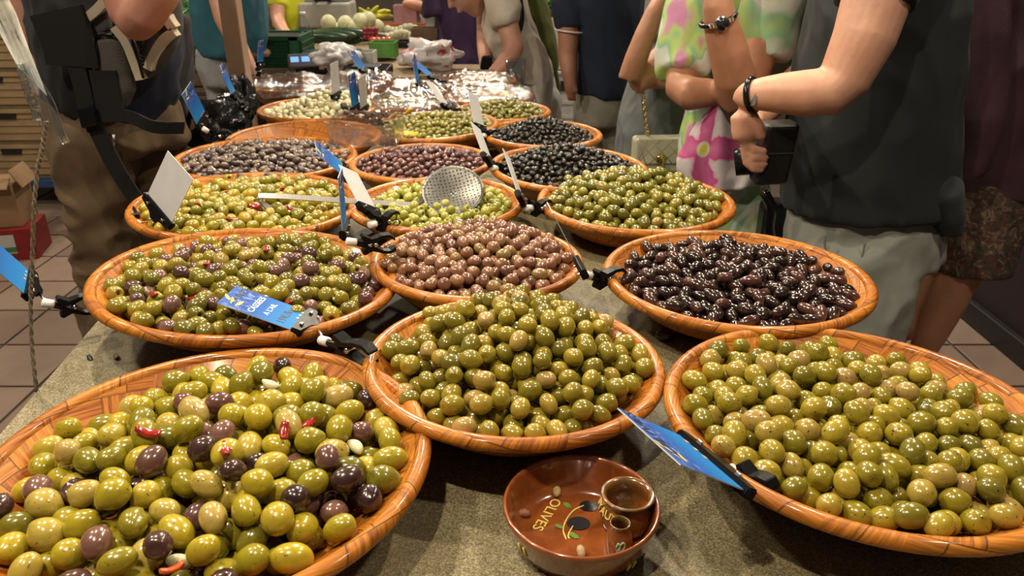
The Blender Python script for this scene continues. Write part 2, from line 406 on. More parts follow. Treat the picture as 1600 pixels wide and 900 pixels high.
# ------------------------------------------------------------------ olives
def fruit_mesh(name, L, Wd, seg=20, rings=12, dimple=0.0, hole=0.0, crack=False, rough=0.0, point=0.0, seed=0, bend=0.0):
    """one olive, long axis z, length L, width Wd"""
    vs_, fs = [], []; a = L / 2; b = Wd / 2; rows = []
    for i in range(rings + 1):
        th = math.pi * i / rings; z = a * math.cos(th); r = b * math.sin(th) ** 0.94
        if point and i < rings / 2: r *= 1 - point * (math.cos(th)) ** 2; z *= 1 + point * 0.35 * math.cos(th) ** 4
        if dimple and i <= 2: z -= dimple * a * (1 - i / 3.0)
        rows.append((r, z))
    if hole:
        k0 = next(i for i, (r, z) in enumerate(rows) if r > hole * b)
        rows = [(0.0, a * 0.25), (hole * b * 0.8, a * 0.3), (hole * b * 0.88, rows[k0][1] - 0.06 * a)] + [(max(rows[k0][0] * 0.9, hole * b), rows[k0][1] + 0.015 * a)] + rows[k0:]
    m = len(rows)
    for k, (r, z) in enumerate(rows):
        if k == 0 or k == m - 1: vs_.append([0, 0, z]); continue
        for j in range(seg):
            ph = 2 * math.pi * j / seg; vs_.append([r * math.cos(ph), r * math.sin(ph), z])
    idx = lambda k, j: 0 if k == 0 else (len(vs_) - 1 if k == m - 1 else 1 + (k - 1) * seg + j % seg)
    for k in range(m - 1):
        for j in range(seg):
            q = [idx(k, j), idx(k + 1, j), idx(k + 1, j + 1), idx(k, j + 1)]; q2 = []
            for x in q:
                if x not in q2: q2.append(x)
            fs.append(tuple(q2))
    V = np.array(vs_)
    for i in range(len(V)):
        p = V[i]; n = mnoise.noise(Vector((p[0] / b * 0.9 + seed * 3.1, p[1] / b * 0.9, p[2] / a * 0.9)))
        V[i] = p * (1 + 0.055 * n)
        if rough:
            n2 = mnoise.noise(Vector((p[0] / b * 3.2 + seed, p[1] / b * 3.2 + 7, p[2] / a * 3.0))); V[i] *= 1 + rough * n2
        if crack:
            ph = math.atan2(p[1], p[0]); d = abs(ph - 0.6 - 0.25 * math.sin(p[2] / a * 3))
            if d < 0.22 and abs(p[2]) < a * 0.85: V[i][:2] *= 0.86
        if bend: V[i][0] += bend * (p[2] / a) ** 2 * b
    return mesh_from(name, V, fs)

G0, G1, G2, G3 = (0.115, 0.115, 0.012), (0.22, 0.205, 0.018), (0.33, 0.285, 0.028), (0.36, 0.27, 0.062)
OM = dict(
 cracked=olive_mat('olive_cracked_green', ((0.0, (0.12, 0.11, 0.008)), (0.3, (0.275, 0.225, 0.009)), (0.7, (0.42, 0.315, 0.016)), (0.9, (0.42, 0.315, 0.055)), (1, (0.44, 0.30, 0.10))), specks=0.7, mottle=0.22),
 plain=olive_mat('olive_plain_green', ((0.0, (0.125, 0.105, 0.009)), (0.45, (0.225, 0.175, 0.010)), (0.8, (0.32, 0.235, 0.020)), (0.95, (0.34, 0.225, 0.05)), (1, (0.42, 0.28, 0.10))), mottle=0.3),
 herb=olive_mat('olive_herb_green', ((0.0, (0.125, 0.11, 0.008)), (0.4, (0.235, 0.185, 0.009)), (0.8, (0.335, 0.25, 0.02)), (1, (0.34, 0.225, 0.065))), specks=1.0, mottle=0.3),
 mixed=olive_mat('olive_mixed_green', ((0.0, (0.115, 0.10, 0.008)), (0.5, (0.22, 0.175, 0.010)), (0.9, (0.32, 0.24, 0.02)), (1, (0.31, 0.215, 0.045))), specks=0.4, mottle=0.3),
 dark=olive_mat('olive_dark_purple', ((0.0, (0.022, 0.008, 0.009)), (0.4, (0.05, 0.018, 0.018)), (0.75, (0.12, 0.05, 0.042)), (1, (0.21, 0.10, 0.075))), specks=0.3),
 mauve=olive_mat('olive_mauve', ((0.0, (0.06, 0.022, 0.026)), (0.5, (0.13, 0.058, 0.055)), (1, (0.24, 0.13, 0.095)))),
 pink=olive_mat('olive_pink_brown', ((0.0, (0.13, 0.055, 0.035)), (0.5, (0.225, 0.105, 0.058)), (0.85, (0.28, 0.145, 0.075)), (1, (0.27, 0.18, 0.06))), mottle=0.25, tint=(0.09, 0.03, 0.02)),
 kalamata=olive_mat('olive_dark_long', ((0.0, (0.008, 0.003, 0.004)), (0.6, (0.021, 0.007, 0.008)), (0.9, (0.048, 0.016, 0.014)), (1, (0.085, 0.032, 0.025))), rough=0.18, coat=0.35),
 golden=olive_mat('olive_golden_green', ((0.0, (0.17, 0.155, 0.012)), (0.5, (0.29, 0.24, 0.018)), (0.85, (0.38, 0.265, 0.02)), (1, (0.42, 0.26, 0.03))), mottle=0.2),
 pitted=olive_mat('olive_pitted_green', ((0.0, (0.20, 0.20, 0.02)), (0.5, (0.30, 0.285, 0.035)), (1, (0.40, 0.36, 0.07))), mottle=0.15),
 heap=olive_mat('olive_heap_green', ((0.0, (0.10, 0.092, 0.008)), (0.5, (0.17, 0.15, 0.013)), (0.9, (0.25, 0.21, 0.025)), (1, (0.27, 0.195, 0.045))), mottle=0.3),
 grey=olive_mat('olive_grey_brown', ((0.0, (0.025, 0.017, 0.019)), (0.4, (0.075, 0.047, 0.043)), (0.85, (0.145, 0.096, 0.075)), (1, (0.19, 0.14, 0.095))), rough=0.3, coat=0.35),
 tiny=olive_mat('olive_tiny_purple', ((0.0, (0.045, 0.014, 0.018)), (0.5, (0.105, 0.036, 0.038)), (1, (0.19, 0.08, 0.06))), rough=0.2),
 black=olive_mat('olive_black', ((0.0, (0.004, 0.004, 0.0045)), (1, (0.009, 0.008, 0.008))), rough=0.22, coat=0.0, wrinkle=0.9),
 lemon=olive_mat('olive_lemon_green', ((0.0, (0.15, 0.14, 0.015)), (0.5, (0.24, 0.21, 0.02)), (1, (0.33, 0.27, 0.04)))),
 slim=olive_mat('olive_slim_green', ((0.0, (0.16, 0.15, 0.025)), (1, (0.32, 0.28, 0.06)))),
 garlic=olive_mat('garlic_clove', ((0.0, (0.70, 0.64, 0.38)), (1, (0.84, 0.80, 0.56))), rough=0.35, coat=0.2, mottle=0.08),
 bean=olive_mat('pale_bean', ((0.0, (0.45, 0.36, 0.20)), (1, (0.66, 0.56, 0.36))), rough=0.4, coat=0.1, mottle=0.1))

def pack(key, r, fill, edge, peak, off=(0, 0), power=1.6, layers=2.6, bumps=0.0, limit=900, dent=None):
    """drop spheres of radius r into the bowl until its heap profile is reached; bowl-local coordinates"""
    R = BOWLS[key][2]; Rf = fill * R; pos = np.zeros((limit, 3)); n = 0; fails = 0; H = RIM_H
    def target(x, y):
        d = np.hypot(x - off[0] * R, y - off[1] * R) / Rf; dd = np.hypot(x, y) / Rf
        h = edge + (peak - edge) * np.clip(1 - np.clip(d, 0, 1.3) ** power, 0, 1)
        if bumps: h = h + bumps * (np.sin(x * 47 + 1.3) * np.cos(y * 41 + 0.4))
        if dent: h = h - dent[3] * np.exp(-((x - dent[0] * R) ** 2 + (y - dent[1] * R) ** 2) / (dent[2] * R) ** 2)
        return H + h
    while n < limit and fails < 14:
        K = 40; rad = Rf * np.sqrt(rng.random(K)); a = rng.random(K) * 2 * np.pi; x, y = rad * np.cos(a), rad * np.sin(a)
        tz = target(x, y)
        z = np.maximum(inner_z(R, np.hypot(x, y) + r * 0.6) + r, tz - 2 * r * layers)
        if n:
            p = pos[:n]; d2 = (x[:, None] - p[None, :, 0]) ** 2 + (y[:, None] - p[None, :, 1]) ** 2
            hh = np.where(d2 < 4 * r * r, p[None, :, 2] + np.sqrt(np.maximum(4 * r * r - d2, 0)), -1)
            z = np.maximum(z, hh.max(1))
        s = z - tz; k = int(np.argmin(s))
        if s[k] < -r * 0.15: pos[n] = (x[k], y[k], z[k]); n += 1; fails = 0
        else: fails += 1
    return pos[:n]

def visible(wp, r):
    """share of each sphere that the camera's side sees"""
    n = len(wp); cam_p = np.array([0, 0, CAM_Z]); d = wp - cam_p; dist = np.linalg.norm(d, axis=1); d /= dist[:, None]
    up = np.array([0, 0, 1.0]); s = np.cross(d, up); s /= np.linalg.norm(s, axis=1)[:, None]; u = np.cross(s, d)
    pts = [wp] + [wp + (s * math.cos(a) + u * math.sin(a)) * r * 0.8 for a in np.linspace(0, 2 * np.pi, 9)[:-1]]
    vis = np.zeros(n)
    for P in pts:
        v = P - cam_p; L = np.linalg.norm(v, axis=1); v /= L[:, None]
        proj_ = v @ (wp - cam_p).T; perp2 = (dist ** 2)[None, :] - proj_ ** 2
        blk = (perp2 < (0.93 * r) ** 2) & (proj_ < L[:, None] - 0.3 * r); np.fill_diagonal(blk, False)
        vis += ~blk.any(1)
    return vis / len(pts)

FRUIT_CENTRES = {}
def fill_bowl(key, names, r_pack, cfg, group, stuff_name, stuff_label, cap=300, flat=0.6, low=None):
    """names: list of dict(name, label, cat, meshes, mat, share)"""
    pos = pack(key, r_pack, **cfg); M = BOWL_M[key]; Mn = np.array(M)
    wp = pos @ Mn[:3, :3].T + Mn[:3, 3]; vis = visible(wp, r_pack); FRUIT_CENTRES[key] = (wp, r_pack)
    px, py = proj(wp); inside = (px > -15) & (px < 1615) & (py < 915) & (py > -10)
    n = len(pos); shares = np.cumsum([q['share'] for q in names]); pick = np.searchsorted(shares / shares[-1], rng.random(n))
    order = np.argsort(-vis); single = set()
    for i in order:
        if len(single) >= cap: break
        if vis[i] >= 0.2 and inside[i]: single.add(int(i))
    big = {}
    # where in its bowl each one lies, for the labels
    Rf = BOWLS[key][2] * cfg['fill']; place = {}
    for i in single:
        x, y = pos[i][0], pos[i][1]
        place[i] = 'in the middle' if math.hypot(x, y) < 0.42 * Rf else (('at its right side' if x > 0 else 'at its left side') if abs(x) > abs(y) else ('at its far side' if y > 0 else 'at its near side'))
    for k in range(len(names)):
        mine = [i for i in single if pick[i] == k]
        if len(mine) > 6:
            for word, f in (('leftmost', lambda i: px[i]), ('rightmost', lambda i: -px[i]), ('topmost', lambda i: -wp[i][2]), ('nearest one', lambda i: wp[i][1]), ('furthest one', lambda i: -wp[i][1])):
                i = min((j for j in mine if place[j].startswith(('in', 'at'))), key=f); place[i] = word
    for i in range(n):
        q = names[pick[i]]
        e = Euler((math.pi / 2 + random.uniform(-1, 1) * flat, random.uniform(-0.3, 0.3), random.uniform(0, 2 * math.pi)), 'XYZ'); 
        Rm = Euler((0, 0, random.uniform(0, 6.28))).to_matrix() @ Euler((math.pi / 2 + random.uniform(-1, 1) * flat, 0, 0)).to_matrix() @ Euler((0, 0, random.uniform(0, 6.28))).to_matrix()
        s = random.uniform(0.9, 1.1); p = Vector(wp[i])
        if i in single:
            o = link(bpy.data.objects.new(q['name'], random.choice(q['meshes']))); o.location = p; o.rotation_euler = Rm.to_euler(); o.scale = (s, s, s)
            if len(o.data.materials) == 0: o.data.materials.append(q['mat'])
            tag(o, q['label'] + ', ' + place[i], q['cat'], group)
        else:
            if vis[i] <= 0 and wp[i][2] < np.sort(wp[:, 2])[0] + 0: continue
            big.setdefault(pick[i], []).append((p, Rm, s))
    # what lies deeper or past the limit: one joined pile
    V, Fc, mi, mats = [], [], [], []
    for k, items in big.items():
        q = names[k]; src = q['low']; sv = np.array([v.co[:] for v in src.vertices]); sf = [tuple(f.vertices) for f in src.polygons]
        mats.append(q['mat'])
        for p, Rm, s in items:
            b0 = sum(len(x) for x in V); V.append(sv @ np.array(Rm).T * s + np.array(p)); Fc += [tuple(x + b0 for x in f) for f in sf]; mi += [len(mats) - 1] * len(sf)
    if V:
        me = mesh_from(stuff_name, np.concatenate(V), Fc)
        for m in mats: me.materials.append(m)
        me.polygons.foreach_set('material_index', mi)
        tag(obj(stuff_name, me), stuff_label, names[0]['cat'], kind='stuff')
    print('bowl', key, 'olives', n, 'single', len(single))
def kinds(name, label, cat, mat, L, Wd, share=1.0, seg=18, rings=11, var=('plain', 'plain', 'dimple'), **kw):
    ms = []
    for i, v in enumerate(var):
        k = dict(kw)
        if v == 'dimple': k['dimple'] = 0.22
        if v == 'hole': k['hole'] = 0.34
        if v == 'crack': k['crack'] = True
        if v == 'point': k['point'] = 0.25
        me = fruit_mesh(name, L * (1 - 0.03 * i), Wd * (1 + 0.02 * i), seg, rings, seed=i + len(name), **k); me.materials.append(OM[mat]); ms.append(me)
    low = fruit_mesh(name + '_low', L, Wd, 10, 7, seed=3, **kw)
    return dict(name=name, label=label, cat=cat, mat=OM[mat], meshes=ms, low=low, share=share)

fill_bowl('A', [kinds('cracked_green_olive', 'big cracked green olive in the largest bowl, nearest the camera', 'olive', 'cracked', 0.0340, 0.0245, 0.80, 24, 15, ('plain', 'crack', 'dimple', 'plain', 'point')),
                kinds('dark_cracked_olive', 'dark purple olive among the big cracked green ones nearest the camera', 'olive', 'dark', 0.0300, 0.0235, 0.17, 24, 15, ('plain', 'dimple', 'crack')),
                kinds('garlic_piece', 'pale garlic clove lying among the big cracked olives', 'garlic', 'garlic', 0.021, 0.012, 0.035, 14, 9, ('point',), bend=0.3)],
          0.0130, dict(fill=0.95, edge=-0.008, peak=0.026, off=(0.05, -0.05), power=1.9, bumps=0.005, layers=2.8), 'olives in the largest bowl', 'cracked_olive_pile', 'cracked green olives lying deeper in the largest bowl')
fill_bowl('B', [kinds('plain_green_olive', 'plain green olive in the heap just behind the clay dish', 'olive', 'plain', 0.0275, 0.0210, 1, 22, 13, ('plain', 'dimple', 'plain', 'point'))],
          0.0108, dict(fill=0.95, edge=-0.008, peak=0.050, off=(0.05, 0.2), power=1.5, bumps=0.004), 'plain green olives', 'plain_olive_pile', 'plain green olives lying deeper behind the clay dish')
fill_bowl('C', [kinds('herbed_green_olive', 'herb-flecked green olive in the bowl right of the clay dish', 'olive', 'herb', 0.0290, 0.0225, 1, 22, 13, ('plain', 'plain', 'dimple', 'crack', 'point'))],
          0.0115, dict(fill=0.95, edge=-0.008, peak=0.014, off=(-0.1, 0.0), power=2.0, bumps=0.004), 'herbed green olives', 'herbed_olive_pile', 'herbed green olives lying deeper in the bowl right of the clay dish')
fill_bowl('D', [kinds('garlic_green_olive', 'green olive in the mixed bowl under the 19 euro sign', 'olive', 'mixed', 0.0275, 0.0210, 0.68, 20, 12, ('plain', 'dimple', 'hole', 'plain', 'crack')),
                kinds('mauve_olive', 'mauve olive in the mixed bowl under the 19 euro sign', 'olive', 'mauve', 0.0255, 0.0200, 0.32, 20, 12, ('plain', 'dimple'))],
          0.0103, dict(fill=0.93, edge=-0.006, peak=0.012, off=(0.0, 0.0), power=2.2, bumps=0.004), 'olives in the mixed green and mauve bowl', 'mixed_olive_pile', 'green and mauve olives lying deeper under the 19 euro sign')
fill_bowl('E', [kinds('pinkish_olive', 'pinkish brown olive in the heap at the middle of the stall', 'olive', 'pink', 0.0235, 0.0178, 1, 18, 11)],
          0.0088, dict(fill=0.96, edge=-0.004, peak=0.034, off=(0.0, 0.15), power=1.7, bumps=0.003), 'pinkish brown olives', 'pinkish_olive_pile', 'pinkish brown olives lying deeper in the middle bowl')
fill_bowl('F', [kinds('long_dark_olive', 'long dark purple olive in the bowl beside the grey shorts', 'olive', 'kalamata', 0.0300, 0.0165, 1, 18, 12, ('plain', 'point', 'plain', 'dimple'))],
          0.0096, dict(fill=0.94, edge=-0.010, peak=0.010, off=(-0.05, 0.0), power=1.8, bumps=0.003), 'long dark olives', 'long_olive_pile', 'long dark olives lying deeper beside the man in grey shorts', flat=0.45)
fill_bowl('G', [kinds('golden_olive', 'golden green olive in the pepper bowl under the ladle handle', 'olive', 'golden', 0.0265, 0.0198, 1, 18, 11, ('plain', 'dimple', 'hole', 'plain'))],
          0.0097, dict(fill=0.95, edge=-0.006, peak=0.010, power=2.0, bumps=0.003), 'golden green olives', 'golden_olive_pile', 'golden green olives lying deeper under the ladle handle')
fill_bowl('H', [kinds('pitted_olive', 'pitted light green olive in the bowl where the skimmer rests', 'olive', 'pitted', 0.0195, 0.0178, 1, 16, 10, ('hole', 'hole', 'plain'))],
          0.0086, dict(fill=0.95, edge=-0.008, peak=0.004, power=2.0, bumps=0.003, dent=(0.05, 0.05, 0.3, 0.006)), 'pitted olives', 'pitted_olive_pile', 'pitted light green olives lying deeper under the skimmer', flat=1.2)
fill_bowl('I', [kinds('heaped_green_olive', 'green olive in the tall heap beside the flowered dress', 'olive', 'heap', 0.0260, 0.0200, 1, 16, 10)],
          0.0095, dict(fill=0.94, edge=-0.006, peak=0.046, off=(0.0, 0.15), power=1.4, bumps=0.003), 'green olives in the tall heap', 'heaped_olive_pile', 'green olives lying deeper in the tall heap')
fill_bowl('J', [kinds('grey_brown_olive', 'small grey-brown olive in the bowl beside the man in khaki trousers', 'olive', 'grey', 0.0220, 0.0150, 1, 12, 8, ('plain', 'point'))],
          0.0082, dict(fill=0.92, edge=-0.006, peak=0.016, power=1.7, layers=1.7), 'grey-brown olives', 'grey_olive_pile', 'grey-brown olives lying deeper beside the man in khaki')
fill_bowl('K', [kinds('tiny_purple_olive', 'tiny purple-brown olive in the heap before the lemon olives', 'olive', 'tiny', 0.0155, 0.0135, 1, 12, 8, ('plain', 'dimple'))],
          0.0070, dict(fill=0.94, edge=-0.006, peak=0.022, power=1.6, layers=1.6), 'tiny purple olives', 'tiny_olive_pile', 'tiny purple-brown olives, the rest of that heap')
fill_bowl('L', [kinds('wrinkled_black_olive', 'wrinkled black olive in the heap nearest the cream handbag', 'olive', 'black', 0.0165, 0.0125, 1, 12, 8, ('plain', 'point'), rough=0.14)],
          0.0068, dict(fill=0.88, edge=-0.006, peak=0.046, power=1.3, layers=1.7), 'wrinkled black olives', 'black_olive_pile', 'wrinkled black olives, the rest of the heap nearest the handbag')
fill_bowl('N', [kinds('lemon_olive', 'green olive in the bowl topped with lemon pieces', 'olive', 'lemon', 0.0170, 0.0145, 1, 12, 8)],
          0.0074, dict(fill=0.90, edge=-0.006, peak=0.026, power=1.6, layers=1.6, off=(0.1, 0)), 'green olives with lemon', 'lemon_olive_pile', 'green olives lying deeper among the lemon pieces')
fill_bowl('O', [kinds('small_black_olive', 'very small black olive in the further of the two black heaps', 'olive', 'black', 0.0140, 0.0110, 1, 10, 7, ('plain',), rough=0.12)],
          0.0061, dict(fill=0.86, edge=-0.010, peak=0.040, power=1.2, layers=1.7), 'small black olives', 'small_black_olive_pile', 'very small black olives, the rest of the further black heap')
fill_bowl('P', [kinds('garlic_clove', 'peeled garlic clove in the pale heap near the wooden post', 'garlic', 'garlic', 0.0245, 0.0170, 1, 10, 7, ('point', 'plain'), bend=0.3)],
          0.0092, dict(fill=0.88, edge=-0.006, peak=0.050, off=(0.25, 0.1), power=1.3, layers=1.5), 'peeled garlic cloves', 'garlic_pile', 'peeled garlic cloves lying deeper in that pale heap')
fill_bowl('Q', [kinds('pale_bean', 'pale bean in the small film-covered bowl', 'bean', 'bean', 0.0165, 0.0115, 1, 8, 6, ('plain',))],
          0.0066, dict(fill=0.88, edge=-0.012, peak=0.004, layers=1.5), 'pale beans', 'pale_bean_pile', 'pale beans lying deeper in the small film-covered bowl')
fill_bowl('R', [kinds('slim_green_olive', 'slim green olive in the bowl below the woman in cream', 'olive', 'slim', 0.0195, 0.0130, 1, 10, 7, ('plain', 'point'))],
          0.0075, dict(fill=0.92, edge=-0.004, peak=0.026, power=1.5, layers=1.5), 'slim green olives', 'slim_olive_pile', 'slim green olives lying deeper below the woman in cream')
# ------------------------------------------------------------------ price signs on clips
def sign_print(name, blue=True):
    m, nt, b = node_mat(name); uv = N(nt, 'ShaderNodeTexCoord').outputs['UV']; sep = N(nt, 'ShaderNodeSeparateXYZ'); nt.links.new(uv, sep.inputs[0])
    c = ramp(nt, sep.outputs['Y'], ((0.0, (0.012, 0.20, 0.52)), (0.35, (0.008, 0.14, 0.46)), (0.72, (0.010, 0.06, 0.32)), (1.0, (0.02, 0.09, 0.38))))
    n = noise_tex(nt, 9, 5, 0.7, uv); n.inputs['Distortion'].default_value = 1.2
    band = ramp(nt, sep.outputs['Y'], ((0.55, (0, 0, 0)), (0.8, (1, 1, 1)), (0.97, (0.3, 0.3, 0.3))))
    f = math_node(nt, 'MULTIPLY', ramp(nt, n.outputs['Fac'], ((0.5, (0, 0, 0)), (0.66, (1, 1, 1)))), band)
    c = mixc(nt, math_node(nt, 'MULTIPLY', f, 0.6), c, (0.55, 0.72, 0.9)); nt.links.new(c, b.inputs['Base Color'])
    b.inputs['Roughness'].default_value = 0.6; b.inputs['Specular IOR Level'].default_value = 0.2
    return m
M_BLUE = sign_print('blue_sign_print')
M_BACK = simple('white_card', (0.50, 0.50, 0.51), 0.6, var=0.06, scale=30)
M_YEL = simple('yellow_print', (0.85, 0.62, 0.05), 0.4, var=0.15, scale=80); M_INK = simple('black_ink', (0.01, 0.01, 0.012), 0.5); M_WINK = simple('white_print', (0.85, 0.86, 0.88), 0.4)
M_PEACH = simple('peach_print', (0.75, 0.42, 0.22), 0.4, var=0.2, scale=100)
CAMV = Vector((0, 0, CAM_Z))
def ray(px, py):
    u = (px - 800) / FOC; v = (py - 450) / FOC; return Vector((u, CP - v * SP, -SP - v * CP))
def on_ray(p, px, py, L, ref=None, far=True):
    """point on the sight line of (px, py) at distance L from p"""
    d = ray(px, py); o = CAMV - p; a = d.dot(d); b = 2 * d.dot(o); c = o.dot(o) - L * L; D = b * b - 4 * a * c
    if D < 0: return CAMV + d * (-b / (2 * a))
    ts = [(-b - math.sqrt(D)) / (2 * a), (-b + math.sqrt(D)) / (2 * a)]
    if ref is not None: ts.sort(key=lambda t: abs((CAMV + d * t - p).normalized().dot(ref)))
    elif far: ts = ts[::-1]
    return CAMV + d * ts[0]
def basis(x, y, o):
    x = Vector(x).normalized(); y = Vector(y); y = (y - x * y.dot(x)).normalized(); z = x.cross(y)
    return Matrix(((x[0], y[0], z[0], o[0]), (x[1], y[1], z[1], o[1]), (x[2], y[2], z[2], o[2]), (0, 0, 0, 1)))
def price_sign(label, p0, p1, p2, Y0, clamp, w=0.06, h=0.10, blue=True, far=True, text=None, knob=None, simple_clip=False):
    """board corners in the photo: foot-left p0, foot-right p1, top-left p2; clamp = (px, py, Y) where it grips a bowl rim"""
    A = W(p0[0], p0[1], Y0); B = on_ray(A, p1[0], p1[1], w, far=far); e1 = (B - A).normalized()
    Cc = on_ray(A, p2[0], p2[1], h, ref=e1); e2 = (Cc - A); e2 = (e2 - e1 * e2.dot(e1) * 0.8).normalized(); hh = (Cc - A).length
    ww = (B - A).length; n = e1.cross(e2).normalized(); facing = n.dot(CAMV - A) > 0
    root = empty('price_sign', A); tag(root, label, 'price sign', 'clip-on price signs')
    # board with its printed side
    bm = bmesh.new(); t = 0.0012; q = [A, A + e1 * ww, A + e1 * ww + e2 * hh, A + e2 * hh]
    lo = [bm.verts.new(v - n * t / 2) for v in q]; hi = [bm.verts.new(v + n * t / 2) for v in q]
    uvl = bm.loops.layers.uv.new('UVMap')
    f1 = bm.faces.new(hi); f0 = bm.faces.new(lo[::-1]); U = [(0, 0), (1, 0), (1, 1), (0, 1)]
    for l, u in zip(f1.loops, U): l[uvl].uv = u
    for l, u in zip(f0.loops, U[::-1]): l[uvl].uv = u
    for i in range(4): bm.faces.new((lo[i], lo[(i + 1) % 4], hi[(i + 1) % 4], hi[i]))
    me = bpy.data.meshes.new('board'); bm.to_mesh(me); bm.free(); me.materials.append(M_BLUE); me.materials.append(M_BACK)
    front = 0 if (facing == blue) else 1      # which face carries the print
    for f in me.polygons: f.material_index = 1
    me.polygons[0].material_index = 0 if front == 0 else 1; me.polygons[1].material_index = 0 if front == 1 else 1
    board = part('board', me, None, root)
    nn = n if front == 0 else -n; ex = e1 if front == 0 else -e1; org = (A if front == 0 else A + e1 * ww)
    def put(nm, mesh, mat, x, y, lift=0.0009, par=board):
        mesh.transform(basis(ex, e2, org + ex * ww * x + e2 * hh * y + nn * (t / 2 + lift - 0.0006))); part(nm, mesh, mat, par)
    # yellow olive sprig near the top of the printed side
    for k, (a, lx, ly) in enumerate(((0.3, 0.16, 0.86), (0.75, 0.26, 0.9), (-0.25, 0.12, 0.8))):
        bm = bmesh.new(); L = 0.17 * hh
        vs_ = [bm.verts.new((L * s * math.cos(a) - wv * math.sin(a), L * s * math.sin(a) + wv * math.cos(a), 0)) for s, wv in ((0, 0), (0.4, 0.14 * L), (0.8, 0.1 * L), (1, 0), (0.8, -0.1 * L), (0.4, -0.14 * L))]
        bm.faces.new(vs_); put('printed_leaf', from_bm('printed_leaf', bm), M_YEL, lx, ly)
    put('printed_name', text_me('OLIVES', ww * 0.26, 0.0001), M_INK, 0.62, 0.86)
    if text:
        for s, x, y, sz, mt, bo in text: put('lettering', text_me(s, ww * sz, 0.0001, bold=bo * ww), mt, x, y)
    for k in range(3): 
        bm = bmesh.new(); box_bm(bm, (0, 0, 0), (0.06 * ww, 0.05 * ww, 0.0002)); put('printed_mark', from_bm('printed_mark', bm), M_PEACH, 0.55 + 0.15 * k, 0.07)
    # black clip along the foot, with two screws
    foot = A + e1 * ww / 2
    out = [(-ww * 0.56, 0.004), (-ww * 0.56, -0.010), (-ww * 0.16, -0.014), (-ww * 0.08, -0.024), (ww * 0.08, -0.024), (ww * 0.16, -0.014), (ww * 0.56, -0.010), (ww * 0.56, 0.004)]
    cl = part('clip_bar', prism_me('clip_bar', out, e1, e2, foot, n, 0.011, 0.0015), M_CLIP, root)
    for s in (-0.3, 0.3):
        part('screw', frame_box('screw', foot + e1 * ww * s - e2 * 0.005 + n * (0.0065 if facing else -0.0065), e1 * 0.006, e2 * 0.004, n * 0.004, 0.0008), M_CHROME, cl)
    k0 = foot - e2 * 0.026; cp = W(*clamp)
    kn = W(*knob) if knob else k0 + (cp - k0) * 0.22
    ax = (cp - kn).normalized()
    part('knob', tube_me('knob', [kn - ax * 0.008, kn - ax * 0.007, kn + ax * 0.007, kn + ax * 0.008], [0.004, 0.0062, 0.0062, 0.004], 14), M_WHITEP, root)
    part('stem', tube_me('stem', [foot - e2 * 0.02, kn], 0.0022, 8), M_CHROME, root)
    j = kn.lerp(cp, 0.45)
    part('arm', tube_me('arm', smooth_path([kn, kn.lerp(j, 0.6) - Vector((0, 0, 0.002)), j], 3), [0.0045] * 6 + [0.006], 8), M_BLACK, root)
    # spring clamp: two jaws closing on the rim
    up = Vector((0, 0, 1)); side = ax.cross(up).normalized(); d = Vector((ax.x, ax.y, ax.z * 0.3)).normalized(); Lc = max((cp - j).length + 0.012, 0.03)
    for nm, sg in (('upper_jaw', 1), ('lower_jaw', -1)):
        o2 = [(-0.004, 0.001 * sg), (Lc * 0.3, 0.004 * sg), (Lc * 0.55, 0.0105 * sg), (Lc * 0.8, 0.011 * sg), (Lc, 0.005 * sg), (Lc, 0.009 * sg), (Lc * 0.82, 0.0155 * sg), (Lc * 0.5, 0.0145 * sg), (Lc * 0.15, 0.009 * sg), (-0.006, 0.016 * sg), (-0.010, 0.013 * sg)]
        part(nm, prism_me(nm, o2, d, up, j, side, 0.016, 0.0006), M_CLIP, root)
    part('spring', tube_me('spring', [j - side * 0.009 + d * Lc * 0.28, j + side * 0.009 + d * Lc * 0.28], 0.0035, 10), M_CHROME, root)
    return root

price_sign('blue sign reading CASSEES A L AIL 19 euro per kilo above the mixed olives', (459, 517), (484, 488), (353, 465), 0.865, (572, 548, 0.80), 0.056, 0.105, True, True,
           text=[('CASSÉES', 0.5, 0.60, 0.21, M_WINK, 0.006), ("A L'AIL", 0.5, 0.42, 0.19, M_WINK, 0.006), ('19€/kg', 0.48, 0.21, 0.27, M_INK, 0.0)], knob=(507, 533, 0.85))
price_sign('blue sign cut by the left edge of the picture, clipped to the mixed olive bowl', (40, 461), (47, 425), (-55, 398), 0.98, (135, 483, 1.01), 0.060, 0.105, True, True, knob=(75, 474, 0.985))
price_sign('blank white back of a sign on the left rim of the golden olive bowl', (230, 305), (268, 350), (270, 247), 1.30, (206, 338, 1.36), 0.082, 0.098, False, False, knob=(216, 350, 1.30))
price_sign('blue sign with yellow sprig hanging from the herbed olive bowl beside the clay dish', (1065, 682), (1165, 767), (980, 651), 0.615, (1190, 760, 0.575), 0.088, 0.100, True, False, knob=(1150, 738, 0.60))
price_sign('narrow blue sign seen edge-on between the pinkish and long dark olives', (900, 404), (911, 425), (861, 328), 1.055, (962, 442, 1.065), 0.060, 0.100, True, False, knob=(917, 430, 1.03))
price_sign('blue sign pointing left above the grey-brown olives beside a blank grey card', (540, 278), (536, 256), (495, 235), 1.62, (572, 268, 1.72), 0.045, 0.090, True, True)
price_sign('blank grey card standing on the front left rim of the pitted olive bowl', (560, 319), (589, 330), (537, 262), 1.27, (614, 343, 1.31), 0.062, 0.088, False, True, knob=(582, 351, 1.27))
price_sign('thin blue sign seen edge-on in front of the ladle handle', (535, 364), (541, 345), (525, 292), 1.10, (604, 385, 1.11), 0.050, 0.090, True, True, knob=(549, 378, 1.09))
price_sign('upper of two white cards above the black olives, clipped to the further heap', (741, 194), (757, 200), (739, 149), 1.95, (768, 212, 1.98), 0.055, 0.092, False, True)
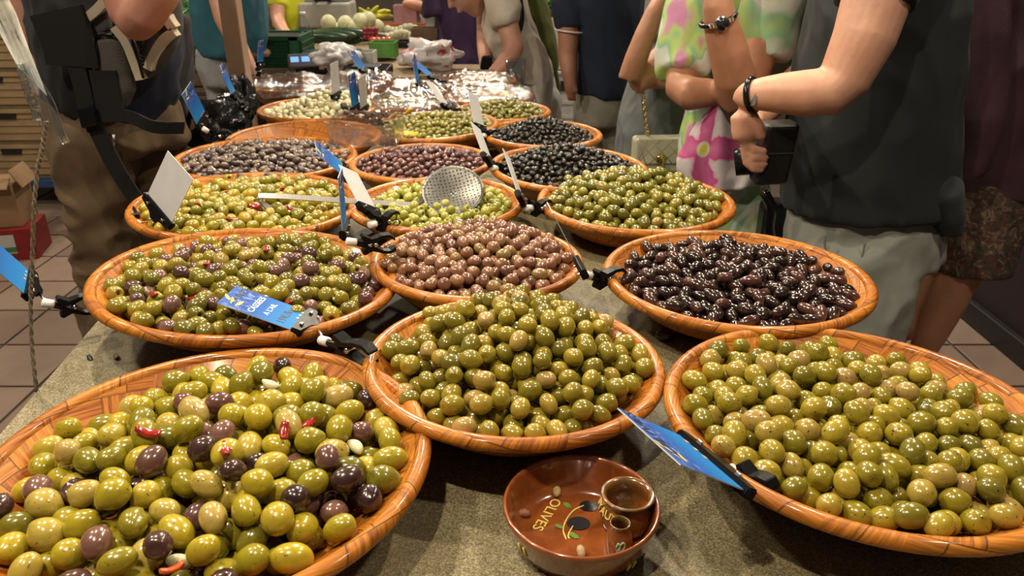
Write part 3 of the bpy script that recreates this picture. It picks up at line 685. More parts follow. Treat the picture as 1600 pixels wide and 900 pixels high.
price_sign('lower of two white cards above the black olives, clipped to the nearer heap', (754, 240), (769, 252), (742, 197), 1.62, (792, 266, 1.66), 0.055, 0.085, False, True)
price_sign('narrow white card clipped to the tall green olive heap', (808, 300), (818, 312), (791, 241), 1.37, (852, 325, 1.40), 0.050, 0.095, False, True)
price_sign('blue sign standing on the grey-brown olive bowl near the khaki trousers', (308, 196), (321, 175), (281, 154), 1.90, (350, 222, 1.93), 0.055, 0.092, True, True, knob=(321, 203, 1.90))
price_sign('small blue sign clipped low on the wooden post', (362, 149), (368, 143), (340, 122), 2.30, (384, 170, 2.3), 0.050, 0.090, True, True)
price_sign('pale card left of a blue sign above the garlic heap', (519, 150), (531, 143), (508, 110), 2.30, (548, 178, 2.25), 0.055, 0.095, False, True)
price_sign('blue sign in front of a grey card above the lemon olives', (550, 170), (561, 162), (535, 132), 2.10, (590, 188, 2.08), 0.052, 0.092, True, True)
price_sign('grey card behind the blue sign above the lemon olives', (563, 172), (574, 164), (552, 135), 2.14, (600, 186, 2.13), 0.052, 0.092, False, True)
price_sign('dark blue sign standing just right of the scale', (562, 109), (573, 107), (555, 85), 2.95, (587, 128, 2.95), 0.055, 0.085, True, True)
price_sign('thin blue sign, left of the pair in front of the red and white bag', (651, 132), (655, 122), (642, 97), 2.70, (668, 142, 2.72), 0.050, 0.095, True, True)
price_sign('blue sign, right of the pair in front of the red and white bag', (669, 120), (676, 116), (655, 98), 2.75, (690, 133, 2.76), 0.050, 0.085, True, True)
price_sign('tilted pale card between the film-covered bowls', (690, 163), (702, 166), (675, 132), 2.30, (714, 176, 2.28), 0.055, 0.095, False, True)
price_sign('small blue sign hanging behind the wooden post', (402, 99), (411, 97), (396, 72), 2.85, (404, 112, 2.85), 0.050, 0.080, True, True)

# ------------------------------------------------------------------ clay olive dish
def clay_dish():
    glaze, nt, b = node_mat('brown_glaze'); n = noise_tex(nt, 35, 4, 0.6, objco(nt))
    nt.links.new(ramp(nt, n.outputs['Fac'], ((0.3, (0.155, 0.036, 0.009)), (0.7, (0.30, 0.085, 0.017)))), b.inputs['Base Color']); b.inputs['Roughness'].default_value = 0.22; b.inputs['Coat Weight'].default_value = 0.8; b.inputs['Coat Roughness'].default_value = 0.05
    glaze2, nt, b = node_mat('olive_glaze'); n = noise_tex(nt, 30, 4, 0.6, objco(nt))
    nt.links.new(ramp(nt, n.outputs['Fac'], ((0.35, (0.085, 0.052, 0.012)), (0.65, (0.26, 0.085, 0.02)))), b.inputs['Base Color']); b.inputs['Roughness'].default_value = 0.22; b.inputs['Coat Weight'].default_value = 0.8; b.inputs['Coat Roughness'].default_value = 0.05
    yel = simple('yellow_slip', (0.78, 0.60, 0.16), 0.35, coat=0.4); grn = simple('green_slip', (0.12, 0.24, 0.04), 0.35, var=0.3, scale=150, coat=0.4); blk = simple('black_slip', (0.012, 0.012, 0.016), 0.3, coat=0.4); mint = simple('mint_slip', (0.30, 0.55, 0.36), 0.35, coat=0.4)
    z0 = TABLE_Z; rimz = z0 + 0.043
    l, r = WZ(783, 792, rimz), WZ(1039, 808, rimz); t, bo = WZ(905, 714, rimz), WZ(910, 868, rimz)
    c = Vector(((l.x + r.x) / 2, (t.y + bo.y) / 2, z0)); R = (r - l).length / 2
    root = empty('clay_olive_dish', c); tag(root, 'brown glazed clay olive dish with two small jars, at the front of the table', 'dish')
    prof = [(0, 0.0), (R * 0.74, 0.0), (R * 0.80, 0.003), (R * 0.90, 0.018), (R * 0.965, 0.037), (R * 0.98, 0.041), (R * 0.965, 0.0435), (R * 0.935, 0.043), (R * 0.915, 0.039), (R * 0.85, 0.018), (R * 0.78, 0.008), (R * 0.70, 0.006), (0, 0.006)]
    dish = obj('dish', lathe_me('dish', prof, 72), glaze, root)
    fz = z0 + 0.0062
    def flat(nm, outline, m):
        bm = bmesh.new(); vs_ = [bm.verts.new((p[0], p[1], fz + 0.0006)) for p in outline]; f = bm.faces.new(vs_)
        bmesh.ops.triangulate(bm, faces=[f]); part(nm, from_bm(nm, bm), m, dish)
    # lettering, upside down for whoever stands here
    o, s = WZ(870, 781, fz), WZ(838, 828, fz); d = (s - o); me = text_me('OLIVES', 0.0155, 0.0004, bold=0.0004)
    me.transform(Matrix.Diagonal((1.0, 1.0, 1, 1))); w = max(v.co.x for v in me.vertices) - min(v.co.x for v in me.vertices); me.transform(Matrix.Diagonal((d.length / w, 1, 1, 1)))
    me.transform(basis(d, Vector((0, 0, 1)).cross(d), (o + s) / 2 + Vector((0, 0, 0.0004)))); part('lettering', me, yel, dish)
    for cx, cy, rr in ((920, 791, 0.0085), (904, 818, 0.0100)):
        p = WZ(cx, cy, fz); flat('painted_olive', [(p.x + rr * 1.15 * math.cos(a), p.y + rr * 0.95 * math.sin(a)) for a in np.linspace(0, 2 * np.pi, 21)[:-1]], blk)
    for pts in (((912, 790), (897, 797), (885, 812), (880, 828), (885, 843)), ((890, 842), (888, 836), (895, 822))):
        part('painted_stem', tube_me('painted_stem', smooth_path([WZ(x, y, fz + 0.0003) for x, y in pts], 4), 0.0008, 6), yel, dish)
    for a_, b_ in (((880, 785), (893, 795)), ((866, 820), (880, 826)), ((888, 832), (905, 842))):
        p, q = WZ(*a_, fz), WZ(*b_, fz); dd = q - p; nn = Vector((-dd.y, dd.x, 0)) * 0.22
        flat('painted_leaf', [p[:2], (p + dd * 0.3 + nn)[:2], (p + dd * 0.75 + nn)[:2], q[:2], (p + dd * 0.75 - nn)[:2], (p + dd * 0.3 - nn)[:2]], grn)
    for k, a in enumerate((-2.55, -2.45)):      # pale strokes outside
        u = Vector((math.cos(a), math.sin(a), 0)); part('painted_stroke', tube_me('painted_stroke', [c + u * R * 0.90 + Vector((0, 0, 0.016)), c + u * R * 0.945 + Vector((0, 0, 0.029))], 0.0011, 6), yel, dish)
    for a in (-0.95, -0.85):
        u = Vector((math.cos(a), math.sin(a), 0)); part('painted_stroke', tube_me('painted_stroke', [c + u * R * 0.87 + Vector((0, 0, 0.010)), c + u * R * 0.915 + Vector((0, 0, 0.02))], 0.0010, 6), yel, dish)
    # the two jars fixed inside
    def jar(nm, px, py, H, Rm, Rb, m):
        top = WZ(px, py, z0 + 0.006 + H); cc = Vector((top.x, top.y, z0 + 0.006))
        pr = [(0, 0), (Rb * 0.86, 0), (Rb * 1.0, H * 0.2), (Rb * 1.05, H * 0.45), (Rb * 0.98, H * 0.70), (Rm * 0.92, H * 0.86), (Rm * 0.98, H * 0.93), (Rm * 1.08, H * 0.97), (Rm * 1.04, H), (Rm * 0.94, H * 0.995), (Rm * 0.83, H * 0.93), (Rm * 0.80, H * 0.84), (Rb * 0.85, H * 0.65), (Rb * 0.85, H * 0.2), (0, H * 0.12)]
        j = part(nm, lathe_me(nm, pr, 48, cc), m, root); return j, cc
    j1, c1 = jar('pit_jar', 981, 770, 0.040, 0.0245, 0.0250, glaze2); j2, c2 = jar('toothpick_jar', 969, 816, 0.037, 0.0090, 0.0120, glaze2)
    for i, ch in enumerate('NOYAUX'):
        a = math.radians(150 + i * 17); u = Vector((math.cos(a), math.sin(a), 0)); me = text_me(ch, 0.0115, 0.0005, bold=0.0003)
        p = c1 + u * 0.0262 + Vector((0, 0, 0.0255)); me.transform(basis(Vector((0, 0, 1)).cross(u), Vector((0, 0, 1)) - u * 0.35, p)); part('lettering', me, yel, j1)
    for a0, sh in ((-1.9, ((0, 0.012), (0.002, 0.017), (0.004, 0.013), (0.0015, 0.009))), (-1.62, ((0, 0.015), (0.003, 0.018), (0.005, 0.014), (0.002, 0.008), (-0.001, 0.010)))):
        pts = [c2 + Vector((math.cos(a0 + dx / 0.0145), math.sin(a0 + dx / 0.0145), 0)) * 0.0128 + Vector((0, 0, dz + 0.006)) for dx, dz in sh]
        part('painted_mark', tube_me('painted_mark', smooth_path(pts, 4), 0.0009, 6), mint, j2)
    # olive stones left in it
    pit = simple('olive_stone', (0.36, 0.24, 0.13), 0.5, var=0.3, scale=200, bmp=0.4, bscale=500)
    for (px, py, lab, col) in ((870, 768, 'pale olive stone lying above the painted lettering in the clay dish', (0.45, 0.33, 0.13)), (818, 802, 'reddish olive stone at the left inside the clay dish', (0.34, 0.15, 0.09)), (908, 862, 'chewed olive stone lying at the near inside edge of the clay dish', (0.40, 0.27, 0.14))):
        m = simple('olive_stone_%d' % px, col, 0.5, var=0.3, scale=200, bmp=0.4, bscale=500); p = WZ(px, py, fz + 0.004)
        tag(obj('olive_stone', fruit_mesh('olive_stone', 0.0135, 0.0085, 14, 9, rough=0.10, seed=px % 9), m, None, p + Vector((0, 0, 0.0003)), (1.4, 0.3, px)), lab, 'olive stone')
clay_dish()

# ------------------------------------------------------------------ skimmer, scoop, pepper, lemon, loose bits
def skimmer():
    m, nt, b = node_mat('perforated_steel'); uv = N(nt, 'ShaderNodeTexCoord').outputs['UV']
    vo = N(nt, 'ShaderNodeTexVoronoi', feature='F1'); vo.inputs['Scale'].default_value = 17; vo.inputs['Randomness'].default_value = 0.25; nt.links.new(uv, vo.inputs['Vector'])
    f = ramp(nt, vo.outputs['Distance'], ((0.22, (0, 0, 0)), (0.30, (1, 1, 1)))); nt.links.new(mixc(nt, f, (0.04, 0.036, 0.026), (0.15, 0.147, 0.138)), b.inputs['Base Color'])
    b.inputs['Metallic'].default_value = 0.85; b.inputs['Roughness'].default_value = 0.4; bump(nt, b, f, 0.5, 0.002)
    c = W(708, 303, 1.43); ha = W(648, 320, 1.42); hb = W(413, 306, 1.36)
    root = empty('skimmer', c); tag(root, 'steel skimmer with a round perforated head lying across two olive bowls', 'skimmer')
    view = (CAMV - c).normalized(); nrm = (Vector((0.10, -0.10, 1)).normalized() * 0.72 + view * 0.58 + Vector((-0.12, 0, 0))).normalized()
    x = (c - ha); x = (x - nrm * x.dot(nrm)).normalized(); R = 0.060
    vs_, fs = [], []; nr, ns = 8, 40
    for i in range(nr + 1):
        for j in range(ns):
            a = 2 * math.pi * j / ns; rr = R * i / nr; vs_.append((rr * math.cos(a), rr * math.sin(a), 0.012 * (i / nr) ** 2))
    for i in range(nr):
        for j in range(ns):
            fs.append((i * ns + j, (i + 1) * ns + j, (i + 1) * ns + (j + 1) % ns, i * ns + (j + 1) % ns))
    me = mesh_from('perforated_head', vs_, fs); uvl = me.uv_layers.new(name='UVMap')
    for lp in me.loops: v = me.vertices[lp.vertex_index].co; uvl.data[lp.index].uv = (v.x / R / 2 + 0.5, v.y / R / 2 + 0.5)
    bm = bmesh.new(); bm.from_mesh(me); bmesh.ops.solidify(bm, geom=bm.faces[:], thickness=0.0015); bm.to_mesh(me); bm.free()
    me.polygons.foreach_set('use_smooth', [True] * len(me.polygons))
    me.transform(basis(x, nrm.cross(x), c)); part('perforated_head', me, m, root)
    edge = c - x * R
    P = smooth_path([edge + x * 0.004 + nrm * 0.008, edge.lerp(ha, 0.5), ha, ha.lerp(hb, 0.5), hb, hb + Vector((-0.006, 0, -0.010)), hb + Vector((0.004, 0.0, -0.022)), hb + Vector((0.012, 0, -0.026))], 5)
    bm = bmesh.new(); prev = None
    for p_, q_ in zip(P, P[1:] + [P[-1] * 2 - P[-2]]):
        t = (q_ - p_).normalized(); sd = Vector((0, 0.8, 0.6)); sd = (sd - t * sd.dot(t)).normalized(); nn = t.cross(sd)
        ring = [bm.verts.new(p_ + sd * sx * 0.0055 + nn * sy * 0.0012) for sx, sy in ((-1, -1), (1, -1), (1, 1), (-1, 1))]
        if prev:
            for k in range(4): bm.faces.new((prev[k], prev[(k + 1) % 4], ring[(k + 1) % 4], ring[k]))
        else: bm.faces.new(ring[::-1])
        prev = ring
    bm.faces.new(prev); part('handle', from_bm('handle', bm), M_STEEL, root)
skimmer()

def clear_scoop():
    a, b, c = W(512, 218, 1.80), W(612, 236, 1.80), W(514, 196, 1.86)
    root = empty('clear_scoop', a); tag(root, 'clear plastic scoop tray lying between the empty bowl and the tiny purple olives', 'scoop')
    o = WZ(515, 225, 0.90); L, Wd, H = 0.165, 0.10, 0.05; th = 0.002
    for nm, cc, ss in (('floor_panel', (L / 2, Wd / 2, 0), (L, Wd, th)), ('side_panel', (L / 2, 0, H / 2), (L, th, H)), ('side_panel', (L / 2, Wd, H / 2), (L, th, H)), ('end_panel', (0, Wd / 2, H / 2), (th, Wd, H)), ('end_panel', (L, Wd / 2, H / 2), (th, Wd, H))):
        me = box_me(nm, cc, ss); me.transform(Matrix.Translation(o) @ Euler((0.15, 0.02, -0.08)).to_matrix().to_4x4()); part(nm, me, M_SCOOP, root)
    for z in (0, H):
        me = tube_me('edge', [Vector(v) for v in ((0, 0, z), (L, 0, z), (L, Wd, z), (0, Wd, z), (0, 0, z))], 0.0022, 6); me.transform(Matrix.Translation(o) @ Euler((0.15, 0.02, -0.08)).to_matrix().to_4x4()); part('edge', me, M_SCOOP, root)
clear_scoop()

def on_heap(key, px, py):
    """spot on the heap seen at the pixel: nearest olive top along the sight line"""
    wp, r = FRUIT_CENTRES[key]; d = np.array(ray(px, py)); d /= np.linalg.norm(d); v = wp - np.array([0, 0, CAM_Z]); t = v @ d
    dist = np.linalg.norm(v - t[:, None] * d, axis=1); k = [i for i in np.argsort(dist)[:6]]; i = min(k, key=lambda i: t[i])
    return Vector((np.array([0, 0, CAM_Z]) + d * (t[i] - r * 1.1)))
M_PEPPER = simple('red_pepper', (0.30, 0.018, 0.010), 0.2, var=0.4, scale=60, coat=0.6, bmp=0.2, bscale=120)
M_ORANGE = simple('orange_pepper', (0.55, 0.07, 0.012), 0.22, var=0.3, scale=60, coat=0.5)
def chip(name, p, s, m, label, cat, group, seed):
    """curled scrap of vegetable"""
    random.seed(seed); vs_, fs = [], []; nu, nv = 7, 5
    for i in range(nu):
        for j in range(nv):
            u, v = i / (nu - 1) - 0.5, j / (nv - 1) - 0.5; w = 0.62 * (1 - 0.5 * abs(u) * 1.4)
            vs_.append((u * s, v * s * w, 0.35 * s * (u * u * 1.2 - v * v * 1.6) + 0.06 * s * mnoise.noise(Vector((u * 5 + seed, v * 5, 0)))))
    for i in range(nu - 1):
        for j in range(nv - 1): fs.append((i * nv + j, (i + 1) * nv + j, (i + 1) * nv + j + 1, i * nv + j + 1))
    me = mesh_from(name, vs_, fs); bm = bmesh.new(); bm.from_mesh(me); bmesh.ops.solidify(bm, geom=bm.faces[:], thickness=s * 0.16); bm.to_mesh(me); bm.free(); me.polygons.foreach_set('use_smooth', [True] * len(me.polygons))
    o = obj(name, me, m, None, p, (random.uniform(-0.6, 0.9), random.uniform(-0.6, 0.6), random.uniform(0, 6))); tag(o, label, cat, group); return o
for i, (px, py) in enumerate(((232, 672), (480, 658), (445, 672), (268, 885), (352, 700))):
    chip('red_pepper_piece', on_heap('A', px, py), 0.023 if i < 2 else 0.018, M_PEPPER if i != 3 else M_ORANGE, ['red pepper strip at the upper left of the largest bowl', 'red pepper strip near the right side of the largest bowl', 'small red pepper scrap between the two larger strips in the largest bowl', 'orange-red pepper scrap at the near edge of the largest bowl', 'small red pepper scrap at the middle of the largest bowl'][i], 'pepper', None, 40 + i)
for i, (px, py) in enumerate(((322, 410), (415, 388), (300, 465), (452, 470), (240, 458))):
    chip('pepper_scrap', on_heap('D', px, py), 0.016, M_PEPPER, 'red pepper scrap among the green and mauve olives', 'pepper', 'pepper scraps in the mixed bowl', 60 + i)
for i, (px, py) in enumerate(((330, 335), (365, 340), (398, 320), (405, 330), (455, 325), (498, 328), (440, 296), (310, 318), (352, 300))):
    chip('pepper_strip', on_heap('G', px, py), 0.022, M_PEPPER, 'red pepper strip among the golden green olives', 'pepper', 'pepper strips in the golden bowl', 80 + i)
M_LEMON = simple('lemon_peel', (0.66, 0.40, 0.02), 0.35, var=0.15, scale=50, coat=0.3)
for i, (px, py, s) in enumerate(((640, 208, 0.045), (636, 174, 0.038), (615, 178, 0.03))):
    chip('lemon_piece', on_heap('N', px, py) if i == 0 else W(px, py, 2.24), s, M_LEMON, ['largest yellow lemon wedge at the near side of the lemon olives', 'round lemon half at the far side of the lemon olives', 'small lemon piece left of the lemon half at the far side'][i], 'lemon', None, 95 + i)
random.seed(11)
# an olive that fell on the table and crumbs
me = fruit_mesh('fallen_olive', 0.030, 0.018, 20, 12); tag(obj('fallen_olive', me, OM['kalamata'], None, WZ(1040, 524, TABLE_Z + 0.0085), (1.5, 0.1, 1.5)), 'single dark olive lying on the table under the long dark olives bowl', 'olive')
crumb = simple('dry_leaf', (0.16, 0.11, 0.03), 0.6, var=0.3, scale=100)
tag(chip('leaf_scrap', WZ(181, 556, TABLE_Z + 0.004), 0.014, crumb, 'curled dry leaf scrap on the table corner left of the largest bowl', 'leaf', None, 3))
tag(chip('leaf_scrap', WZ(140, 559, TABLE_Z + 0.003), 0.011, M_INK, 'small dark crumb on the table corner beside the curled leaf', 'crumb', None, 4))

# ------------------------------------------------------------------ film-covered bowls at the far end
def film_over(cx, cy, R, z, label, seed, lift=0.03):
    vs_, fs = [], []; nr, ns = 14, 48
    for i in range(nr + 1):
        for j in range(ns):
            a = 2 * math.pi * j / ns; s = i / nr; rr = R * 1.06 * s
            h = lift * (1 - s * s) * (0.6 + 0.8 * mnoise.noise(Vector((math.cos(a) * s * 2 + seed, math.sin(a) * s * 2, 0)))) + 0.02 * mnoise.noise(Vector((math.cos(a) * s * 7 + seed, math.sin(a) * s * 7, 3))) * (0.3 + s)
            if s > 0.93: h -= 0.025 * (s - 0.93) / 0.07
            vs_.append((rr * math.cos(a), rr * math.sin(a), h))
    for i in range(nr):
        for j in range(ns): fs.append((i * ns + j, (i + 1) * ns + j, (i + 1) * ns + (j + 1) % ns, i * ns + (j + 1) % ns))
    o = obj('cling_film', mesh_from('cling_film', vs_, fs), M_FILM, None, (cx, cy, z)); tag(o, label, 'plastic film', 'cling film over the far bowls')
FAR = (('far_a', 452, 130, 0.165, 'film-covered bamboo bowl behind the garlic heap', 0, 'brown'), ('far_b', 640, 138, 0.150, 'film-covered bamboo bowl behind the small bowl of beans', 1, 'brown'),
       ('far_c', 765, 148, 0.150, 'film-covered bamboo bowl with a dark spread, nearest the woman in cream', 2, 'dark'), ('far_d', 745, 124, 0.150, 'film-covered bamboo bowl with pale filling, furthest back beside the woman in cream', 3, 'pale'), ('far_e', 560, 122, 0.13, 'film-covered bamboo bowl just before the scale', 4, 'brown'))
SPREAD = dict(brown=simple('olive_paste', (0.16, 0.07, 0.025), 0.5, var=0.4, scale=40, bmp=0.6, bscale=60, bdist=0.01), dark=simple('dark_paste', (0.015, 0.012, 0.01), 0.4, var=0.3, scale=40, bmp=0.6, bscale=60, bdist=0.01), pale=simple('pale_cheese', (0.66, 0.60, 0.42), 0.5, var=0.15, scale=40, bmp=0.5, bscale=60, bdist=0.01))
for key, px, py, R, lab, sd, sp in FAR:
    p = WZ(px, py, TABLE_Z + RIM_H); BOWLS[key] = (p.x, p.y, R, 0, 0); make_bowl(key, p.x, p.y, R, 0, 0, lab)
    pr = [(0, 0.052), (R * 0.3, 0.050), (R * 0.6, 0.044), (R * 0.84, 0.040), (R * 0.84, 0.034), (0, 0.030)]
    tag(obj('paste', lathe_me('paste', pr, 32), SPREAD[sp], None, (p.x, p.y, TABLE_Z + 0.002)), {'far_a': 'brown olive paste in the film-covered bowl behind the garlic', 'far_b': 'brown olive paste in the film-covered bowl behind the beans', 'far_c': 'dark olive paste in the film-covered bowl near the woman in cream', 'far_d': 'pale cheese in the furthest film-covered bowl', 'far_e': 'brown olive paste in the film-covered bowl before the scale'}[key], 'olive paste', kind='stuff')
    film_over(p.x, p.y, R, TABLE_Z + RIM_H + 0.004, 'clear cling film over the ' + {'far_a': 'bowl behind the garlic heap', 'far_b': 'bowl behind the beans', 'far_c': 'dark paste bowl near the woman in cream', 'far_d': 'pale cheese bowl furthest back', 'far_e': 'bowl just before the scale'}[key], sd)
v = BOWLS['Q']; film_over(v[0], v[1], v[2], TABLE_Z + RIM_H + 0.006, 'clear cling film over the small bowl of pale beans', 9)
# ------------------------------------------------------------------ people
def sec(l, r, py, Y, rb, dpy=0, x=None):
    """cross-section of a figure: left and right outline in the photo at height py, depth Y, half-thickness rb"""
    a, b = W(l, py, Y), W(r, py + dpy, Y); return ((a + b) / 2, (b - a).length / 2, rb, (b - a).normalized())
def dot(px, py, Y, r): return (W(px, py, Y), r, r, None)
def pt(x, y, z, ra, rb=None, ax=None): return (Vector((x, y, z)), ra, rb if rb else ra, ax)
def loft_bm(bm, S, n=20, dome=(True, True)):
    rings = []; P = [s[0] for s in S]; prev = None
    def ring(c, t, a0, ra, rb):
        a = a0 - t * a0.dot(t); a.normalize(); b = t.cross(a)
        return [bm.verts.new(c + a * ra * math.cos(2 * math.pi * k / n) + b * rb * math.sin(2 * math.pi * k / n)) for k in range(n)]
    for i, (c, ra, rb, ax) in enumerate(S):
        t = P[min(i + 1, len(P) - 1)] - P[max(i - 1, 0)]; t.normalize()
        a0 = ax.copy() if ax is not None else (prev.copy() if prev is not None else t.orthogonal())
        if (a0 - t * a0.dot(t)).length < 0.05: a0 = t.orthogonal()
        prev = a0
        if i == 0 and dome[0]:
            for s, e in ((0.45, 0.75), (0.85, 0.40)): rings.insert(0, ring(c - t * min(ra, rb) * s, t, a0, ra * e, rb * e))
        rings.append(ring(c, t, a0, ra, rb))
        if i == len(S) - 1 and dome[1]:
            for s, e in ((0.45, 0.75), (0.85, 0.40)): rings.append(ring(c + t * min(ra, rb) * s, t, a0, ra * e, rb * e))
    for A, B in zip(rings, rings[1:]):
        for k in range(n): bm.faces.new((A[k], A[(k + 1) % n], B[(k + 1) % n], B[k]))
    bm.faces.new(rings[0][::-1]); bm.faces.new(rings[-1])
def blob(lofts, voxel=0.010, smooth=4, fold=0.0, fscale=(9, 9, 3.5), seed=0, dome=True):
    """several lofts fused into one continuous skin or garment"""
    bm = bmesh.new()
    for L in lofts: loft_bm(bm, L, dome=(dome, dome) if isinstance(dome, bool) else dome)
    me = from_bm('tmp', bm); o = bpy.data.objects.new('tmp', me); TMPCOL.objects.link(o)
    r = o.modifiers.new('r', 'REMESH'); r.mode = 'VOXEL'; r.voxel_size = voxel; r.use_smooth_shade = True
    s = o.modifiers.new('s', 'SMOOTH'); s.iterations = smooth; s.factor = 0.5
    PENDING.append((o, fold, fscale, seed)); return o
TMPCOL = bpy.data.collections.new('tmp_build'); scene.collection.children.link(TMPCOL); PENDING = []; TODO = []
def garment(name, lofts, m, root, voxel=0.010, smooth=4, fold=0.0, fscale=(9, 9, 3.5), seed=0, label=None, dome=None):
    if dome is None: dome = True if name in ('body', 'hair', 'shoe', 'pack', 'mesh_pocket', 'vest_front') else (True, False)
    TODO.append((name, blob(lofts, voxel, smooth, fold, fscale, seed, dome), m, root, label))
def finish_people():
    dg = bpy.context.evaluated_depsgraph_get()
    for (name, o, m, root, label), (o2, fold, fs, seed) in zip(TODO, PENDING):
        me = bpy.data.meshes.new_from_object(o.evaluated_get(dg)); me.materials.clear(); me.name = name
        if fold:
            nv = len(me.vertices); co = np.zeros(nv * 3, np.float32); no = np.zeros(nv * 3, np.float32); me.vertices.foreach_get('co', co); me.vertices.foreach_get('normal', no)
            co = co.reshape(-1, 3); no = no.reshape(-1, 3); d = np.empty(nv, np.float32)
            for i in range(nv):
                x, y, z = co[i]; q = mnoise.noise(Vector((x * 2 + seed, y * 2, z * 2))); w_ = mnoise.noise(Vector((x * fs[0] + q * 2.2 + seed, y * fs[1] + q, z * fs[2] + q * 2.5)))
                w2 = mnoise.noise(Vector((x * fs[0] * 2.4 + q * 3 + seed, y * fs[1] * 2.4, z * fs[2] * 2.2 - q * 4)))
                d[i] = 1 - 2.2 * abs(w_) - 0.55 * abs(w2)
            co += no * (d * fold)[:, None]; me.vertices.foreach_set('co', co.ravel()); me.update()
        me.polygons.foreach_set('use_smooth', [True] * len(me.polygons))
        ob = part(name, me, m, root)
        if label: ob['label'] = label
    for o, *_ in PENDING: bpy.data.objects.remove(o)
    bpy.data.collections.remove(TMPCOL)

def skin_mat(name, c):
    m, nt, b = node_mat(name); co = objco(nt); n = noise_tex(nt, 14, 4, 0.6, co); n2 = noise_tex(nt, 120, 2, 0.6, co)
    k = ramp(nt, n.outputs['Fac'], ((0.3, tuple(x * f for x, f in zip(c, (0.88, 0.78, 0.74)))), (0.7, tuple(min(1, x * 1.1) for x in c))))
    k = mixc(nt, math_node(nt, 'MULTIPLY', ramp(nt, n2.outputs['Fac'], ((0.66, (0, 0, 0)), (0.75, (1, 1, 1)))), 0.22), k, (0.22, 0.09, 0.05))
    nt.links.new(k, b.inputs['Base Color']); b.inputs['Roughness'].default_value = 0.5; b.inputs['Subsurface Weight'].default_value = 0.06; b.inputs['Subsurface Scale'].default_value = 0.01; b.inputs['Subsurface Radius'].default_value = (1, 0.35, 0.2)
    bump(nt, b, n2.outputs['Fac'], 0.12, 0.001); return m
SK1 = skin_mat('skin_fair', (0.52, 0.28, 0.19)); SK2 = skin_mat('skin_tan', (0.44, 0.22, 0.13)); SK3 = skin_mat('skin_ruddy', (0.50, 0.24, 0.17))
def cloth(name, c, var=0.18, rough=0.85): return simple(name, c, rough, var=var, scale=8, bmp=0.25, bscale=900, bdist=0.0006, sheen=0.04)
HAIR = {k: simple('hair_' + k, c, 0.5, var=0.3, scale=60, bmp=0.5, bscale=200) for k, c in dict(brown=(0.06, 0.035, 0.02), grey=(0.32, 0.30, 0.28), dark=(0.015, 0.012, 0.01)).items()}
M_EYE = simple('eye_white', (0.75, 0.73, 0.7), 0.2); M_IRIS = simple('iris', (0.05, 0.03, 0.02), 0.2)
def head_lofts(c, f, k=1.0):
    """head centred at c, looking along f: skull, jaw, nose, ears"""
    f = Vector(f).normalized(); s = f.cross(Vector((0, 0, 1))).normalized(); u = s.cross(f)
    L = [[(c - u * 0.085 * k + f * 0.025 * k, 0.045 * k, 0.045 * k, s), (c - u * 0.05 * k + f * 0.018 * k, 0.062 * k, 0.078 * k, s), (c - u * 0.01 * k, 0.073 * k, 0.095 * k, s), (c + u * 0.045 * k, 0.076 * k, 0.096 * k, s), (c + u * 0.085 * k, 0.06 * k, 0.075 * k, s)],
         [(c + u * 0.02 * k + f * 0.088 * k, 0.009 * k, 0.009 * k, s), (c - u * 0.018 * k + f * 0.108 * k, 0.014 * k, 0.013 * k, s)],
         [(c - u * 0.055 * k + f * 0.088 * k - s * 0.02 * k, 0.007 * k, 0.007 * k, None), (c - u * 0.055 * k + f * 0.094 * k, 0.009 * k, 0.008 * k, None), (c - u * 0.055 * k + f * 0.088 * k + s * 0.02 * k, 0.007 * k, 0.007 * k, None)]]
    for sg in (-1, 1): L.append([(c + s * sg * 0.078 * k - u * 0.025 * k, 0.012 * k, 0.014 * k, None), (c + s * sg * 0.083 * k + u * 0.02 * k, 0.013 * k, 0.017 * k, None)])
    return L
def add_head(c, f, root, hair, k=1.0, long=0.0):
    f = Vector(f).normalized(); s = f.cross(Vector((0, 0, 1))).normalized(); u = s.cross(f)
    H = [[(c - f * 0.06 * k - u * (0.03 + long) * k, 0.055 * k, 0.05 * k, s), (c - f * 0.04 * k + u * 0.02 * k, 0.08 * k, 0.075 * k, s), (c - f * 0.022 * k + u * 0.075 * k, 0.078 * k, 0.088 * k, s), (c + u * 0.102 * k, 0.055 * k, 0.07 * k, s)]]
    garment('hair', H, hair, root, 0.008, 3, 0.004, (60, 60, 18))
    for sg in (-1, 1):
        e = c + s * sg * 0.031 * k + u * 0.012 * k + f * 0.080 * k; bm = bmesh.new(); bmesh.ops.create_uvsphere(bm, u_segments=10, v_segments=8, radius=0.0125 * k); me = from_bm('eye', bm, True); me.transform(Matrix.Translation(e)); eo = part('eye', me, M_EYE, root)
        bm = bmesh.new(); bmesh.ops.create_uvsphere(bm, u_segments=8, v_segments=6, radius=0.006 * k); me = from_bm('iris', bm, True); me.transform(Matrix.Translation(e + f * 0.0085 * k)); part('iris', me, M_IRIS, eo) if False else part('iris', me, M_IRIS, root)
CUR = [None]
def leg_down(c, Y2, zt, r0=0.055, foot=(0, -1, 0)):
    """calf and foot from a point straight to the floor"""
    shoe(c, foot, SHOE, CUR[0])
    d = Vector(foot); L = [[(c, r0 * 1.05, r0, None), (Vector((c.x, c.y, max(0.3, c.z * 0.62))), r0 * 0.98, r0, None), (Vector((c.x, c.y, 0.12)), r0 * 0.62, r0 * 0.66, None), (Vector((c.x, c.y, 0.05)), 0.04, 0.045, None)],
                        [(Vector((c.x, c.y, 0.045)) - d * 0.05, 0.038, 0.035, None), (Vector((c.x, c.y, 0.04)) + d * 0.08, 0.043, 0.03, None), (Vector((c.x, c.y, 0.03)) + d * 0.16, 0.04, 0.02, None)]]
    return L
def person(label, base):
    CUR[0] = tag(empty('person', base), label, 'person'); return CUR[0]
